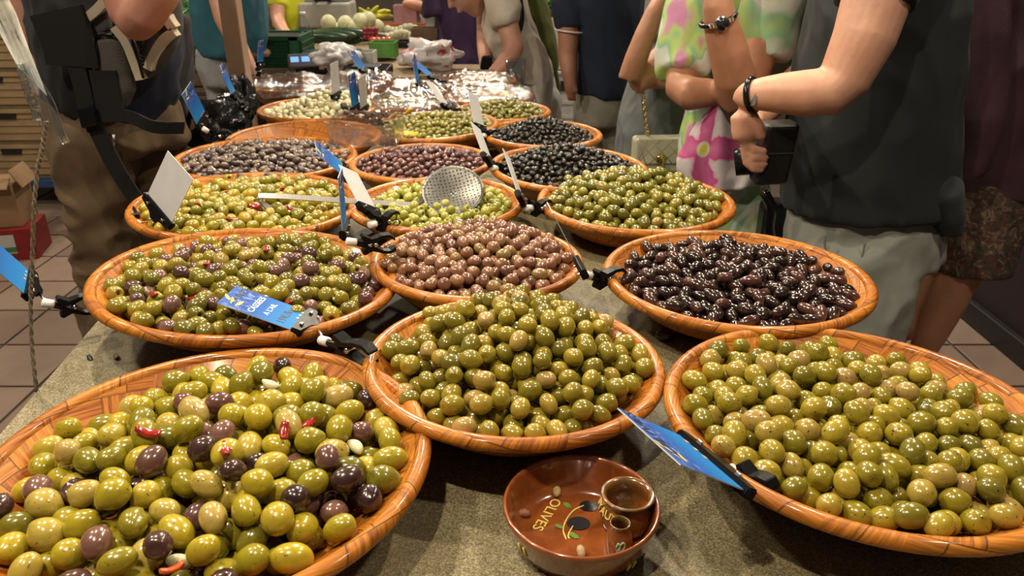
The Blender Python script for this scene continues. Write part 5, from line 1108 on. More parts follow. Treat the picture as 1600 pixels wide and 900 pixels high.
# --- woman in cream bending forward
def woman_cream():
    Y = 3.62; root = person('woman in a cream shirt leaning over the far bowls with a green backpack', (0.05, Y, 0))
    cr = cloth('shirt_cream', (0.56, 0.50, 0.41)); wh = cloth('trousers_white', (0.50, 0.47, 0.43)); hc = W(731, -20, 3.55)
    arm = [dot(785, 0, 3.50, 0.055), dot(795, 45, 3.46, 0.048), dot(803, 75, 3.42, 0.046), dot(795, 92, 3.38, 0.042), dot(780, 108, 3.32, 0.034), dot(770, 116, 3.28, 0.028)]
    arm2 = [dot(758, 20, 3.66, 0.04), dot(757, 70, 3.6, 0.036), dot(757, 92, 3.52, 0.028)]
    hand = [[dot(757, 92, 3.52, 0.026), dot(756, 100, 3.5, 0.024)]] + [[dot(752 + 3 * k, 100, 3.49, 0.010), dot(754 + 3 * k, 107, 3.47, 0.009)] for k in range(4)] + [[dot(770, 116, 3.28, 0.024), dot(762, 121, 3.26, 0.02)]] + [[dot(764, 118 + 2 * k, 3.26, 0.009), dot(756, 120 + 2 * k, 3.25, 0.008)] for k in range(4)]
    neck = [[dot(748, -5, 3.57, 0.045), dot(775, -10, 3.6, 0.055)]]
    l1, l2 = W(830, 190, 3.6), W(850, 190, 3.68)
    garment('body', [[dot(785, -5, Y, 0.07), dot(800, 45, Y, 0.07), dot(832, 105, Y, 0.07)], arm, arm2] + hand + neck + leg_down(l1, 0, 0, 0.05, (-1, 0, 0)) + leg_down(l2, 0, 0, 0.05, (-1, 0, 0)) + head_lofts(hc, (-1, -0.15, -0.75), 1.0), SK1, root, 0.0095, 3)
    add_head(hc, (-1, -0.15, -0.75), root, HAIR['grey'])
    garment('shirt', [[sec(762, 818, -45, Y, 0.13), sec(756, 822, 0, Y, 0.15), sec(754, 830, 40, Y, 0.15), sec(760, 845, 70, Y, 0.14), sec(785, 858, 92, Y, 0.13), sec(812, 863, 112, Y, 0.13), sec(815, 864, 126, Y, 0.13)], [dot(783, -20, 3.50, 0.075), dot(788, 15, 3.48, 0.07), dot(793, 40, 3.465, 0.062)]], cr, root, 0.010, 3, 0.012, (8, 8, 3), 3)
    garment('trousers', [[sec(822, 862, 108, Y, 0.12), sec(818, 864, 130, Y, 0.13), sec(820, 860, 155, Y, 0.12)], [(W(832, 155, 3.58), 0.085, 0.085, None), (Vector((l1.x, l1.y, 0.4)), 0.075, 0.075, None), (Vector((l1.x, l1.y, 0.12)), 0.07, 0.07, None)], [(W(850, 155, 3.68), 0.085, 0.085, None), (Vector((l2.x, l2.y, 0.4)), 0.075, 0.075, None), (Vector((l2.x, l2.y, 0.12)), 0.07, 0.07, None)]], wh, root, 0.010, 3, 0.007, (16, 16, 2), 4)
    gb = cloth('backpack_green', (0.11, 0.13, 0.03)); rb = tag(empty('backpack', W(850, 50, 3.75)), 'olive green backpack worn by the woman in cream', 'backpack')
    garment('pack', [[sec(818, 842, -30, 3.78, 0.12), sec(824, 858, 20, 3.78, 0.13), sec(836, 868, 65, 3.78, 0.12), sec(852, 872, 105, 3.78, 0.08)]], gb, rb, 0.010, 3, 0.008, (9, 9, 5), 1)
    part('shoulder_strap', tube_me('shoulder_strap', smooth_path([W(812, -5, 3.47), W(815, 30, 3.465), W(808, 58, 3.46)], 5), 0.012, 6), M_BLACK, rb)
    part('hanging_strap', tube_me('hanging_strap', smooth_path([W(866, 100, 3.72), W(873, 140, 3.72), W(874, 175, 3.72)], 5), 0.010, 6), gb, rb)
    tag(obj('black_purse', frame_box('black_purse', W(760, 98, 3.44), Vector((0.05, 0, 0)), Vector((0, 0.03, 0)), Vector((0.01, 0, 0.06)), 0.01), M_BLACK), 'small black purse in the hands of the woman in cream', 'purse')
woman_cream()

# --- figures further back
def far_people():
    Y = 4.35; r = person('person in a long dark purple dress behind the red and white bag', (-0.3, Y, 0)); pu = cloth('dress_purple', (0.050, 0.022, 0.075)); c = W(722, 0, Y); hc = Vector((c.x, Y, 1.52))
    garment('body', [[pt(c.x, Y, 1.3, 0.06), (hc - Vector((0, 0, 0.08)), 0.05, 0.05, None)], [sec(700, 745, 0, Y, 0.1), sec(700, 745, 200, Y, 0.1)]] + leg_down(Vector((c.x - 0.07, Y, 0.4)), 0, 0) + leg_down(Vector((c.x + 0.07, Y, 0.4)), 0, 0) + head_lofts(hc, (0, 1, 0)), SK2, r, 0.012, 3)
    add_head(hc, (0, 1, 0), r, HAIR['dark'], long=0.1)
    garment('dress', [[sec(700, 745, -95, Y, 0.12), sec(685, 762, -50, Y, 0.15), sec(684, 765, 10, Y, 0.15), sec(680, 764, 70, Y, 0.16), sec(676, 768, 130, Y, 0.18), sec(670, 775, 230, Y, 0.2)], [pt(c.x + 0.15, Y - 0.02, 1.28, 0.06), pt(c.x + 0.17, Y - 0.1, 1.0, 0.05)], [pt(c.x - 0.15, Y - 0.02, 1.28, 0.06), pt(c.x - 0.15, Y - 0.1, 1.0, 0.05)]], pu, r, 0.012, 3, 0.016, (12, 12, 1.6), 2)
    Y = 5.1; c = W(680, 0, Y); r = person('person in a white shirt reaching over the far fruit stall', (c.x, Y, 0)); ws = cloth('shirt_white', (0.55, 0.55, 0.56)); hc = Vector((c.x, Y, 1.5))
    garment('body', [[pt(c.x, Y, 1.25, 0.06), (hc - Vector((0, 0, 0.08)), 0.05, 0.05, None)], [sec(668, 692, 0, Y, 0.09), sec(668, 692, 120, Y, 0.1)], [dot(672, 5, 4.9, 0.045), dot(662, 14, 4.85, 0.04), dot(648, 8, 4.8, 0.035), dot(638, 6, 4.78, 0.028)], [dot(640, 6, 4.78, 0.026), dot(632, 5, 4.77, 0.02)]] + leg_down(Vector((c.x - 0.07, Y, 0.5)), 0, 0) + leg_down(Vector((c.x + 0.07, Y, 0.5)), 0, 0) + head_lofts(hc, (-1, -0.4, -0.2)), SK1, r, 0.012, 3)
    add_head(hc, (-1, -0.4, -0.2), r, HAIR['brown'])
    garment('shirt', [[sec(662, 705, -50, Y, 0.14), sec(655, 706, -10, Y, 0.14), sec(658, 704, 30, Y, 0.14), sec(658, 704, 55, Y, 0.14)], [dot(684, -20, 4.95, 0.075), dot(672, 4, 4.9, 0.062)]], ws, r, 0.012, 3, 0.012, (9, 9, 4), 7)
    garment('trousers', [[sec(660, 703, 50, Y, 0.13), sec(660, 703, 120, Y, 0.12)], [pt(c.x - 0.07, Y, 0.7, 0.08), pt(c.x - 0.07, Y, 0.12, 0.065)], [pt(c.x + 0.07, Y, 0.7, 0.08), pt(c.x + 0.07, Y, 0.12, 0.065)]], cloth('jeans_dark', (0.02, 0.025, 0.04)), r, 0.014, 3)
    Y = 4.9; c = W(450, 0, Y); r = person('person in a bright yellow shirt bending over the green crates', (c.x, Y, 0)); ye = cloth('shirt_yellow', (0.55, 0.58, 0.02), 0.08); hc = Vector((c.x + 0.12, Y - 0.15, 1.45))
    garment('body', [[pt(c.x, Y, 1.2, 0.06), (hc - Vector((0, 0, 0.07)), 0.05, 0.05, None)], [sec(430, 475, 0, Y, 0.1), sec(430, 470, 90, Y, 0.1)], [dot(432, 0, 4.75, 0.05), dot(434, 30, 4.7, 0.04), dot(442, 48, 4.6, 0.036), dot(455, 62, 4.5, 0.028)], [dot(455, 62, 4.5, 0.028), dot(459, 68, 4.48, 0.024)]] + [[dot(454 + 3 * k, 66, 4.48, 0.01), dot(455 + 3 * k, 73, 4.46, 0.009)] for k in range(4)] + leg_down(Vector((c.x - 0.07, Y, 0.5)), 0, 0) + leg_down(Vector((c.x + 0.07, Y, 0.5)), 0, 0) + head_lofts(hc, (0.3, -1, -0.6)), SK1, r, 0.012, 3)
    add_head(hc, (0.3, -1, -0.6), r, HAIR['brown'])
    garment('shirt', [[sec(428, 478, -60, Y, 0.14), sec(420, 486, -15, Y, 0.15), sec(424, 482, 20, Y, 0.15), sec(430, 474, 44, Y, 0.14)], [dot(428, -20, 4.8, 0.075), dot(431, 12, 4.75, 0.068)]], ye, r, 0.012, 3, 0.010, (9, 9, 4), 5)
    garment('trousers', [[sec(428, 472, 40, Y, 0.14), sec(422, 470, 80, Y, 0.14), sec(422, 470, 110, Y, 0.13)], [pt(c.x - 0.08, Y, 0.65, 0.085), pt(c.x - 0.08, Y, 0.12, 0.07)], [pt(c.x + 0.08, Y, 0.65, 0.085), pt(c.x + 0.08, Y, 0.12, 0.07)]], cloth('trousers_black', (0.012, 0.012, 0.015)), r, 0.014, 3)
    # teal shirt, grey jeans, behind the post
    Y = 3.45; c = W(358, 40, Y); r = person('person in a teal T-shirt and light grey jeans standing behind the wooden post', (c.x, Y, 0)); te = cloth('shirt_teal', (0.020, 0.105, 0.150), 0.12); je = cloth('jeans_grey', (0.30, 0.31, 0.31), 0.25); hc = Vector((c.x, Y, 1.56))
    arm = [dot(340, -50, 3.28, 0.055), dot(343, -5, 3.24, 0.045), dot(352, 30, 3.2, 0.042), dot(368, 62, 3.15, 0.037), dot(384, 92, 3.1, 0.03), dot(392, 108, 3.08, 0.027)]
    garment('body', [[pt(c.x, Y, 1.3, 0.06), (hc - Vector((0, 0, 0.08)), 0.05, 0.05, None)], [sec(325, 395, 0, Y, 0.11), sec(328, 385, 120, Y, 0.11)], arm, [dot(392, 108, 3.08, 0.027), dot(398, 118, 3.07, 0.024)]] + [[dot(396 + 3 * k, 117, 3.07, 0.009), dot(402 + 3 * k, 123, 3.05, 0.008)] for k in range(4)] + leg_down(Vector((c.x - 0.08, Y, 0.5)), 0, 0) + leg_down(Vector((c.x + 0.10, Y, 0.5)), 0, 0) + head_lofts(hc, (0.4, -1, -0.2)), SK1, r, 0.010, 3)
    add_head(hc, (0.4, -1, -0.2), r, HAIR['dark'])
    garment('shirt', [[sec(325, 395, -100, Y, 0.12), sec(306, 412, -50, Y, 0.16), sec(302, 414, 10, Y, 0.16), sec(302, 414, 50, Y, 0.16), sec(312, 408, 84, Y, 0.15)], [dot(338, -70, 3.3, 0.08), dot(340, -25, 3.26, 0.072)]], te, r, 0.010, 3, 0.012, (8, 8, 4), 8)
    part('belt', tube_me('belt', [Vector((c.x + 0.145 * math.cos(t), Y + 0.125 * math.sin(t), W(358, 84, Y).z)) for t in np.linspace(0, 2 * math.pi, 25)], 0.014, 6), cloth('belt_brown', (0.16, 0.07, 0.03)), r)
    garment('jeans', [[sec(314, 392, 76, Y, 0.13), sec(313, 390, 105, Y, 0.135), sec(322, 390, 130, Y, 0.13)], [sec(322, 362, 125, Y, 0.09), sec(330, 364, 170, Y, 0.09), (Vector((c.x - 0.06, Y, 0.1)), 0.07, 0.07, None)], [sec(356, 392, 125, Y, 0.09), sec(358, 390, 170, Y, 0.09), (Vector((c.x + 0.10, Y, 0.1)), 0.07, 0.07, None)]], je, r, 0.010, 3, 0.012, (9, 9, 5), 3)
far_people()

# --- man in vest, left
def man_vest():
    Y = 2.28; c = W(175, 100, Y); root = person('man in a dark travel vest with cream trim, navy shirt and khaki trousers', (c.x, Y, 0))
    nv = cloth('shirt_navy', (0.010, 0.013, 0.035)); kh = cloth('trousers_khaki', (0.15, 0.095, 0.048), 0.2); ve = cloth('vest_charcoal', (0.013, 0.014, 0.015)); vg = cloth('vest_grey', (0.060, 0.058, 0.052)); cm = cloth('vest_cream', (0.52, 0.45, 0.33), 0.1)
    mesh_, nt, b = node_mat('pocket_net'); ck = N(nt, 'ShaderNodeTexChecker'); ck.inputs['Scale'].default_value = 300; nt.links.new(objco(nt), ck.inputs['Vector']); nt.links.new(mixc(nt, ck.outputs['Fac'], (0.115, 0.10, 0.085), (0.06, 0.052, 0.045)), b.inputs['Base Color']); b.inputs['Roughness'].default_value = 0.8
    hc = Vector((c.x + 0.02, Y, 1.60))
    arm = [dot(172, -110, 2.12, 0.068), dot(190, -35, 2.06, 0.062), dot(207, 20, 2.02, 0.055), dot(214, 34, 2.0, 0.048), dot(226, 22, 1.98, 0.048), dot(250, -15, 1.97, 0.047), dot(275, -55, 1.98, 0.038), dot(290, -80, 2.0, 0.03)]
    hand = [[dot(290, -80, 2.0, 0.03), dot(298, -100, 2.02, 0.034)]] + [[dot(292 + 5 * k, -105, 2.02, 0.011), dot(288 + 6 * k, -130, 2.04, 0.010), dot(282 + 6 * k, -142, 2.06, 0.009)] for k in range(4)] + [[dot(300, -88, 2.01, 0.012), dot(308, -108, 2.03, 0.011)]]
    arm2 = [dot(45, -90, 2.40, 0.058), dot(36, -10, 2.42, 0.040), dot(44, 40, 2.40, 0.032), dot(50, 90, 2.38, 0.027), dot(55, 110, 2.36, 0.025)]
    hand2 = [[dot(55, 108, 2.36, 0.025), dot(60, 128, 2.34, 0.03)]] + [[dot(54 + 5 * k, 130, 2.33, 0.011), dot(60 + 5 * k, 150, 2.3, 0.009)] for k in range(4)]
    f1, f2 = W(158, 420, 2.2), W(205, 420, 2.40)
    garment('body', [[sec(100, 250, -60, Y, 0.12), sec(100, 250, 150, Y, 0.12)], arm, arm2] + hand + hand2 + [[pt(c.x + 0.02, Y, 1.35, 0.06), (hc - Vector((0, 0, 0.08)), 0.055, 0.055, None)]] + head_lofts(hc, (0.9, -0.4, -0.2)) + [[(f1, 0.06, 0.06, None), (Vector((f1.x, f1.y, 0.06)), 0.045, 0.045, None)], [(f2, 0.06, 0.06, None), (Vector((f2.x, f2.y, 0.06)), 0.045, 0.045, None)]], SK3, root, 0.0075, 3)
    add_head(hc, (0.9, -0.4, -0.2), root, HAIR['grey'])
    garment('shirt', [[sec(110, 240, -120, Y, 0.11), sec(62, 280, -60, Y, 0.14), sec(56, 276, 10, Y, 0.15), sec(62, 280, 80, Y, 0.15), sec(72, 276, 130, Y, 0.15), sec(78, 268, 168, Y, 0.15)], [dot(160, -120, 2.14, 0.08), dot(183, -60, 2.08, 0.076)], [dot(55, -100, 2.40, 0.07), dot(42, -45, 2.41, 0.058)]], nv, root, 0.010, 3, 0.008, (7, 7, 4), 2)
    garment('vest', [[sec(100, 245, -125, Y, 0.125), sec(56, 276, -60, Y, 0.16), sec(52, 272, 10, Y, 0.17), sec(58, 272, 60, Y, 0.17), sec(66, 262, 100, Y, 0.168), sec(74, 236, 135, Y, 0.165), sec(80, 205, 158, Y, 0.16)]], ve, root, 0.010, 3, 0.012, (11, 11, 6), 5)
    garment('vest_front', [[sec(226, 282, 0, 2.14, 0.035), sec(232, 286, 40, 2.13, 0.035), sec(222, 268, 80, 2.12, 0.035), sec(216, 240, 112, 2.12, 0.03)]], vg, root, 0.009, 3, 0.004, (10, 10, 6), 6)
    garment('mesh_pocket', [[sec(145, 178, 58, 2.11, 0.025), sec(142, 196, 66, 2.10, 0.03), sec(148, 208, 110, 2.095, 0.034), sec(160, 211, 140, 2.095, 0.034), sec(176, 202, 158, 2.10, 0.03)]], mesh_, root, 0.008, 2, 0.003, (9, 9, 5), 1, 'grey net pocket')
    for pts in (((137, 27), (152, 14), (172, -8)), ((178, 42), (196, 66), (208, 95), (219, 125)), ((272, 50), (255, 62), (240, 85), (230, 108)), ((270, 45), (263, 35), (258, 25))):
        P = smooth_path([W(x, y, 2.075) for x, y in pts], 6); bm = bmesh.new(); prev = None
        for i, p in enumerate(P):
            t = (P[min(i + 1, len(P) - 1)] - P[max(i - 1, 0)]).normalized(); sd = t.cross(Vector((0, 1, 0))).normalized() * 0.011
            ring_ = [bm.verts.new(p + sd + Vector((0, -0.003, 0))), bm.verts.new(p - sd + Vector((0, -0.003, 0))), bm.verts.new(p - sd + Vector((0, 0.03, 0))), bm.verts.new(p + sd + Vector((0, 0.03, 0)))]
            if prev:
                for k in range(4): bm.faces.new((prev[k], prev[(k + 1) % 4], ring_[(k + 1) % 4], ring_[k]))
            else: bm.faces.new(ring_[::-1])
            prev = ring_
        bm.faces.new(prev); part('cream_trim', from_bm('cream_trim', bm), cm, root)
    bp = tag(empty('camera_harness', W(120, 120, 2.07)), 'black strap harness with plastic buckle on the man in the vest', 'harness')
    def strap(nm, pts, Y_, w, m=M_BLACK, th=0.006):
        P = smooth_path([W(x, y, Y_ if not isinstance(Y_, (list, tuple)) else Y_[i]) for i, (x, y) in enumerate(pts)], 6); bm = bmesh.new(); prev = None
        for i, p in enumerate(P):
            t = (P[min(i + 1, len(P) - 1)] - P[max(i - 1, 0)]).normalized(); sd = t.cross(Vector((0, 1, 0))).normalized() * w / 2; nn = Vector((0, th / 2, 0))
            ring_ = [bm.verts.new(p + a) for a in (sd - nn, -sd - nn, -sd + nn, sd + nn)]
            if prev:
                for k in range(4): bm.faces.new((prev[k], prev[(k + 1) % 4], ring_[(k + 1) % 4], ring_[k]))
            else: bm.faces.new(ring_[::-1])
            prev = ring_
        bm.faces.new(prev); return part(nm, from_bm(nm, bm), m, bp)
    # zip, bead cord and small patches on the vest
    part('zip', tube_me('zip', smooth_path([W(205, 60, 2.07), W(215, 90, 2.065), W(224, 122, 2.075)], 5), 0.004, 6), M_BLACK, root)
    for k in range(7): 
        bm = bmesh.new(); bmesh.ops.create_uvsphere(bm, u_segments=8, v_segments=6, radius=0.006); me = from_bm('bead', bm, True); me.transform(Matrix.Translation(W(219 + 0.5 * k, 64 + 6 * k, 2.055))); part('bead', me, M_BLACK, root)
    part('vest_panel', frame_box('vest_panel', W(150, 42, 2.10), W(172, 30, 2.10) - W(126, 48, 2.10), Vector((0, 0.03, 0)), W(152, 58, 2.10) - W(148, 28, 2.10), 0.01, 3), vg, root)
    part('pocket_binding', tube_me('pocket_binding', smooth_path([W(143, 60, 2.075), W(160, 55, 2.072), W(178, 54, 2.075)], 5), 0.005, 6), M_BLACK, root)
    web = cloth('webbing_black', (0.006, 0.006, 0.007), 0.1)
    strap('wide_strap', [(88, 16), (102, 50), (112, 80), (116, 103)], 2.065, 0.135, web, 0.02); strap('strap', [(118, 100), (128, 135), (136, 170), (150, 205)], 2.06, 0.045, web); strap('strap', [(150, 200), (172, 245), (195, 285), (222, 325)], 2.06, 0.045, web)
    strap('waist_strap', [(150, 180), (200, 182), (240, 198), (288, 200)], [2.08, 2.06, 2.06, 2.12], 0.034, web); strap('strap', [(160, 110), (168, 150), (178, 190)], 2.06, 0.07, web)
    bk = part('buckle', frame_box('buckle', W(138, 182, 2.045), W(152, 178, 2.045) - W(126, 184, 2.045), Vector((0, 0.016, 0)), W(142, 198, 2.045) - W(134, 166, 2.045), 0.005), M_BLACK, bp)
    part('zip_pull', tube_me('zip_pull', [W(177, 210, 2.05), W(179, 228, 2.05)], 0.004, 8), M_STEEL, bp)
    pk = tag(empty('daypack', W(275, 120, 2.42)), 'black daypack on the far shoulder of the man in the vest', 'backpack'); garment('pack', [[sec(262, 286, 30, 2.45, 0.10), sec(258, 291, 80, 2.45, 0.11), sec(258, 293, 150, 2.45, 0.11), sec(262, 288, 205, 2.45, 0.09)]], web, pk, 0.010, 3, 0.006, (9, 9, 6), 1)
    garment('trousers', [[sec(80, 266, 158, Y, 0.145), sec(80, 276, 190, Y, 0.155), sec(84, 288, 225, Y, 0.155)], [sec(84, 210, 215, 2.2, 0.10), sec(98, 206, 270, 2.2, 0.105), sec(112, 200, 340, 2.2, 0.10), sec(126, 196, 410, 2.2, 0.095), (Vector((f1.x, f1.y, 0.30)), 0.085, 0.09, None), (Vector((f1.x, f1.y, 0.08)), 0.085, 0.09, None)],
                         [sec(165, 290, 215, 2.38, 0.10), sec(168, 282, 270, 2.39, 0.105), sec(170, 264, 340, 2.40, 0.10), sec(172, 248, 410, 2.40, 0.095), (Vector((f2.x, f2.y, 0.30)), 0.085, 0.09, None), (Vector((f2.x, f2.y, 0.08)), 0.085, 0.09, None)]], kh, root, 0.009, 2, 0.020, (9, 9, 6), 11)
    shoe(f1, (0.9, -0.4, 0), SHOE, root); shoe(f2, (0.9, -0.4, 0), SHOE, root)
man_vest()
finish_people()
# ------------------------------------------------------------------ room shell
def shell():
    br = simple('hall_wall', (0.055, 0.042, 0.034), 0.8, var=0.3, scale=3, bmp=0.2, bscale=60)
    pu = simple('purple_panel', (0.026, 0.013, 0.020), 0.55, var=0.2, scale=3, bmp=0.2, bscale=200)
    tag(obj('wall_back', box_me('wall_back', (-0.5, 9.0, 1.7), (9, 0.1, 3.4)), br), kind='structure')
    tag(obj('wall_left', box_me('wall_left', (-4.6, 4.0, 1.7), (0.1, 10, 3.4)), br), kind='structure')
    tag(obj('wall_right', box_me('wall_right', (1.83, 4.2, 1.25), (0.08, 9.6, 2.5)), pu), kind='structure')
    tag(obj('baseboard_right', box_me('baseboard_right', (1.775, 4.2, 0.045), (0.03, 9.6, 0.09), bevel=0.004), simple('black_base', (0.012, 0.011, 0.012), 0.5)), kind='structure')
shell()

# ------------------------------------------------------------------ crates, post, cartons on the left
def crate_parts(root, w, d, h, m, handle=True, ribs=4):
    t = 0.014; dark = simple('crate_shade', (0.01, 0.009, 0.008), 0.8)  # near-black colour stands in for shade in the crate
    obj('floor_panel', box_me('floor_panel', (0, 0, 0.01), (w, d, 0.02)), m, root)
    for nm, c, s in (('front_wall', (0, -d / 2 + t / 2, h / 2), (w, t, h)), ('back_wall', (0, d / 2 - t / 2, h / 2), (w, t, h)), ('side_wall', (-w / 2 + t / 2, 0, h / 2), (t, d, h)), ('side_wall', (w / 2 - t / 2, 0, h / 2), (t, d, h))):
        obj(nm, box_me(nm, c, s, bevel=0.002, seg=1), m, root)
    for k in range(ribs):
        z = h * (0.14 + 0.62 * k / max(1, ribs - 1)); obj('rib', box_me('rib', (0, -d / 2 - 0.003, z), (w * 0.92, 0.008, h * 0.05)), m, root); obj('rib', box_me('rib', (w / 2 + 0.003, 0, z), (0.008, d * 0.92, h * 0.05)), m, root)
    obj('top_rim', box_me('top_rim', (0, -d / 2 - 0.004, h - 0.010), (w * 1.01, 0.016, 0.022), bevel=0.002, seg=1), m, root)
    for x in (-w / 2 + 0.03, w / 2 - 0.03): obj('corner_post', box_me('corner_post', (x, -d / 2 - 0.005, h / 2), (0.045, 0.014, h * 0.98), bevel=0.002, seg=1), m, root)
    if handle: obj('hand_hole_shade', box_me('hand_hole_shade', (0, -d / 2 - 0.007, h * 0.80), (w * 0.20, 0.010, h * 0.14)), dark, root)  # dark block on the wall, painted as the shade of a hand hole
    obj('inside_shade', box_me('inside_shade', (0, 0, h * 0.5), (w - 2.2 * t, d - 2.2 * t, h * 0.86)), dark, root)  # solid block coloured dark as the shade inside
def crate(label, loc, w, d, h, m, rz=0.0, group=None, **kw):
    r = tag(empty('crate', loc, (0, 0, rz)), label, 'crate', group); crate_parts(r, w, d, h, m, **kw); return r
beige = simple('crate_beige', (0.36, 0.25, 0.13), 0.6, var=0.2, scale=6); brown = simple('crate_brown', (0.13, 0.075, 0.045), 0.65, var=0.25, scale=6); green = simple('crate_green', (0.012, 0.085, 0.035), 0.5, var=0.2, scale=8)
ords = ('lowest', 'second from the floor', 'third from the floor', 'fourth from the floor', 'fifth from the floor', 'sixth from the floor', 'topmost')
bx = W(30, 262, 4.1)
for k in range(4): crate('beige plastic crate on the blue dolly, ' + ('lowest', 'second up', 'third up', 'topmost')[k] + ' of its stack', (bx.x - 0.02 + 0.02 * (k % 2), 4.28, 0.17 + 0.19 * k), 0.52, 0.36, 0.186, beige, 0.04, 'beige crates on the dolly')
dl = tag(empty('dolly', (bx.x, 4.28, 0)), 'blue wheeled dolly under the beige crates', 'dolly'); blu = simple('dolly_blue', (0.03, 0.07, 0.20), 0.5, var=0.15)
obj('deck', box_me('deck', (0, 0, 0.145), (0.60, 0.42, 0.045), bevel=0.006), blu, dl)
for x in (-0.24, 0.24):
    for y in (-0.15, 0.15):
        w_ = obj('caster', tube_me('caster', [Vector((-0.018, 0, 0)), Vector((0.018, 0, 0))], 0.05, 18), M_BLACK, dl, (x, y, 0.05)); obj('fork', box_me('fork', (x, y, 0.09), (0.05, 0.03, 0.07)), M_STEEL, dl)
yb = tag(obj('paper_sack', frame_box('paper_sack', (bx.x - 0.02, 4.22, 1.00), Vector((0.46, 0, 0)), Vector((0, 0.34, 0)), Vector((0, 0, 0.13)), 0.05, 4), simple('sack_paper', (0.62, 0.48, 0.20), 0.7, var=0.15, scale=5, bmp=0.5, bscale=14, bdist=0.03)), 'pale yellow paper sack lying on top of the beige crates', 'sack')
for k in range(5): crate('brown crate in the stack behind the beige crates, ' + ('lowest', 'second up', 'middle one', 'second from top', 'topmost')[k], (-2.62, 4.85, 0.008 + 0.24 * k), 0.55, 0.38, 0.236, brown, 0.0, 'brown crates at the far left', handle=k > 1)
for k in range(7): crate('low brown tray in the stack behind the teal shirt, ' + ords[k], (-1.62, 4.15, 0.008 + 0.112 * k), 0.58, 0.38, 0.110, brown, 0.03, 'brown trays behind the teal shirt', handle=False, ribs=2)
crate('dark green crate of herbs on top of the brown trays', (-1.62, 4.15, 0.795), 0.50, 0.34, 0.12, green, 0.03)
crate('green crate of cucumbers beside the scale', (-1.12, 3.80, 0.822), 0.30, 0.26, 0.14, green, 0.0)

def leaf_cluster(name, c, r, n, m, label, seed):
    random.seed(seed); V, Fc = [], []
    root = tag(empty(name, c), label, 'herbs'); bm = bmesh.new()
    for i in range(n):
        d = Vector((random.gauss(0, 1), random.gauss(0, 1), abs(random.gauss(0, 0.8)))).normalized() * r * random.uniform(0.4, 1); L = r * random.uniform(0.35, 0.6)
        t = Vector((random.uniform(-1, 1), random.uniform(-1, 1), random.uniform(-0.2, 1))).normalized(); s = t.orthogonal().normalized() * L * 0.32; nrm = t.cross(s).normalized() * L * 0.12
        vs_ = [bm.verts.new(d), bm.verts.new(d + t * L * 0.45 + s + nrm), bm.verts.new(d + t * L), bm.verts.new(d + t * L * 0.45 - s + nrm)]; bm.faces.new((vs_[0], vs_[1], vs_[2])); bm.faces.new((vs_[0], vs_[2], vs_[3]))
    o = obj('foliage', from_bm('foliage', bm), m, root); o['kind'] = 'stuff'
    return root
leafm = simple('herb_leaf', (0.05, 0.20, 0.03), 0.5, var=0.4, scale=20)
leaf_cluster('herb_bunch', (-1.62, 4.12, 0.93), 0.16, 260, leafm, 'bunch of leafy green herbs in the dark green crate', 2)

# wooden post of the stall
pw = simple('post_wood', (0.34, 0.22, 0.145), 0.55, var=0.12, scale=8, bmp=0.2, bscale=60); pc = W(384, 178, 2.62)
tag(obj('stall_post', box_me('stall_post', (pc.x, 2.62, 1.25), (0.058, 0.058, 2.5), bevel=0.004), pw), 'square wooden stall post behind the grey-brown olives', 'post')
def crumple(name, c, s, m, label, cat, seed, n=3, amp=0.28, fr=3.0):
    bm = bmesh.new(); bmesh.ops.create_icosphere(bm, subdivisions=n + 1, radius=1.0)
    for v in bm.verts:
        p = v.co.copy(); k = 1 + amp * (mnoise.noise(p * fr * 0.5 + Vector((seed, 0, 0))) * 1.1 - 0.8 * abs(mnoise.noise(p * fr + Vector((0, seed, 0))))) ; v.co = Vector((p.x * s[0] * k, p.y * s[1] * k, p.z * s[2] * k))
    o = obj(name, from_bm(name, bm, True), m, None, c); return tag(o, label, cat)
blackbag = simple('black_bag_film', (0.012, 0.012, 0.013), 0.22, bmp=0.5, bscale=30, bdist=0.01)
crumple('bin_bag', W(345, 190, 2.45) + Vector((0, 0, -0.02)), (0.12, 0.09, 0.10), blackbag, 'black plastic bag hanging low left of the wooden post', 'bag', 3, amp=0.5)
crumple('bin_bag', W(378, 158, 2.5), (0.045, 0.04, 0.085), blackbag, 'knot of black plastic tied on the wooden post', 'bag', 5, amp=0.5)
# cartons on the floor
cb = simple('cardboard', (0.30, 0.18, 0.09), 0.75, var=0.15, scale=12); rd = simple('carton_red', (0.25, 0.016, 0.016), 0.5, var=0.2); wl = simple('carton_white', (0.55, 0.55, 0.52), 0.5); gl = simple('carton_green', (0.05, 0.22, 0.08), 0.5)
f = WZ(8, 412, 0.0); rc = tag(empty('carton', (f.x - 0.02, f.y + 0.12, 0.007), (0, 0, 0.25)), 'red carton with white and green label on the floor at the left edge', 'carton')
obj('box', box_me('box', (0, 0, 0.075), (0.26, 0.22, 0.15), bevel=0.003), rd, rc); obj('label_panel', box_me('label_panel', (-0.03, -0.1115, 0.08), (0.16, 0.002, 0.09)), wl, rc); obj('label_stripe', box_me('label_stripe', (-0.03, -0.1135, 0.055), (0.16, 0.002, 0.022)), gl, rc)
c2 = tag(empty('cardboard_box', (f.x - 0.04, f.y + 0.14, 0.158), (0, 0, 0.2)), 'open brown cardboard box standing on the red carton', 'box')
obj('box', box_me('box', (0, 0, 0.10), (0.22, 0.2, 0.20), bevel=0.003), cb, c2); obj('flap', box_me('flap', (0.125, 0, 0.22), (0.006, 0.18, 0.09), Euler((0, -0.5, 0))), cb, c2); obj('flap', box_me('flap', (0, -0.11, 0.205), (0.20, 0.07, 0.006), Euler((0.5, 0, 0))), cb, c2)

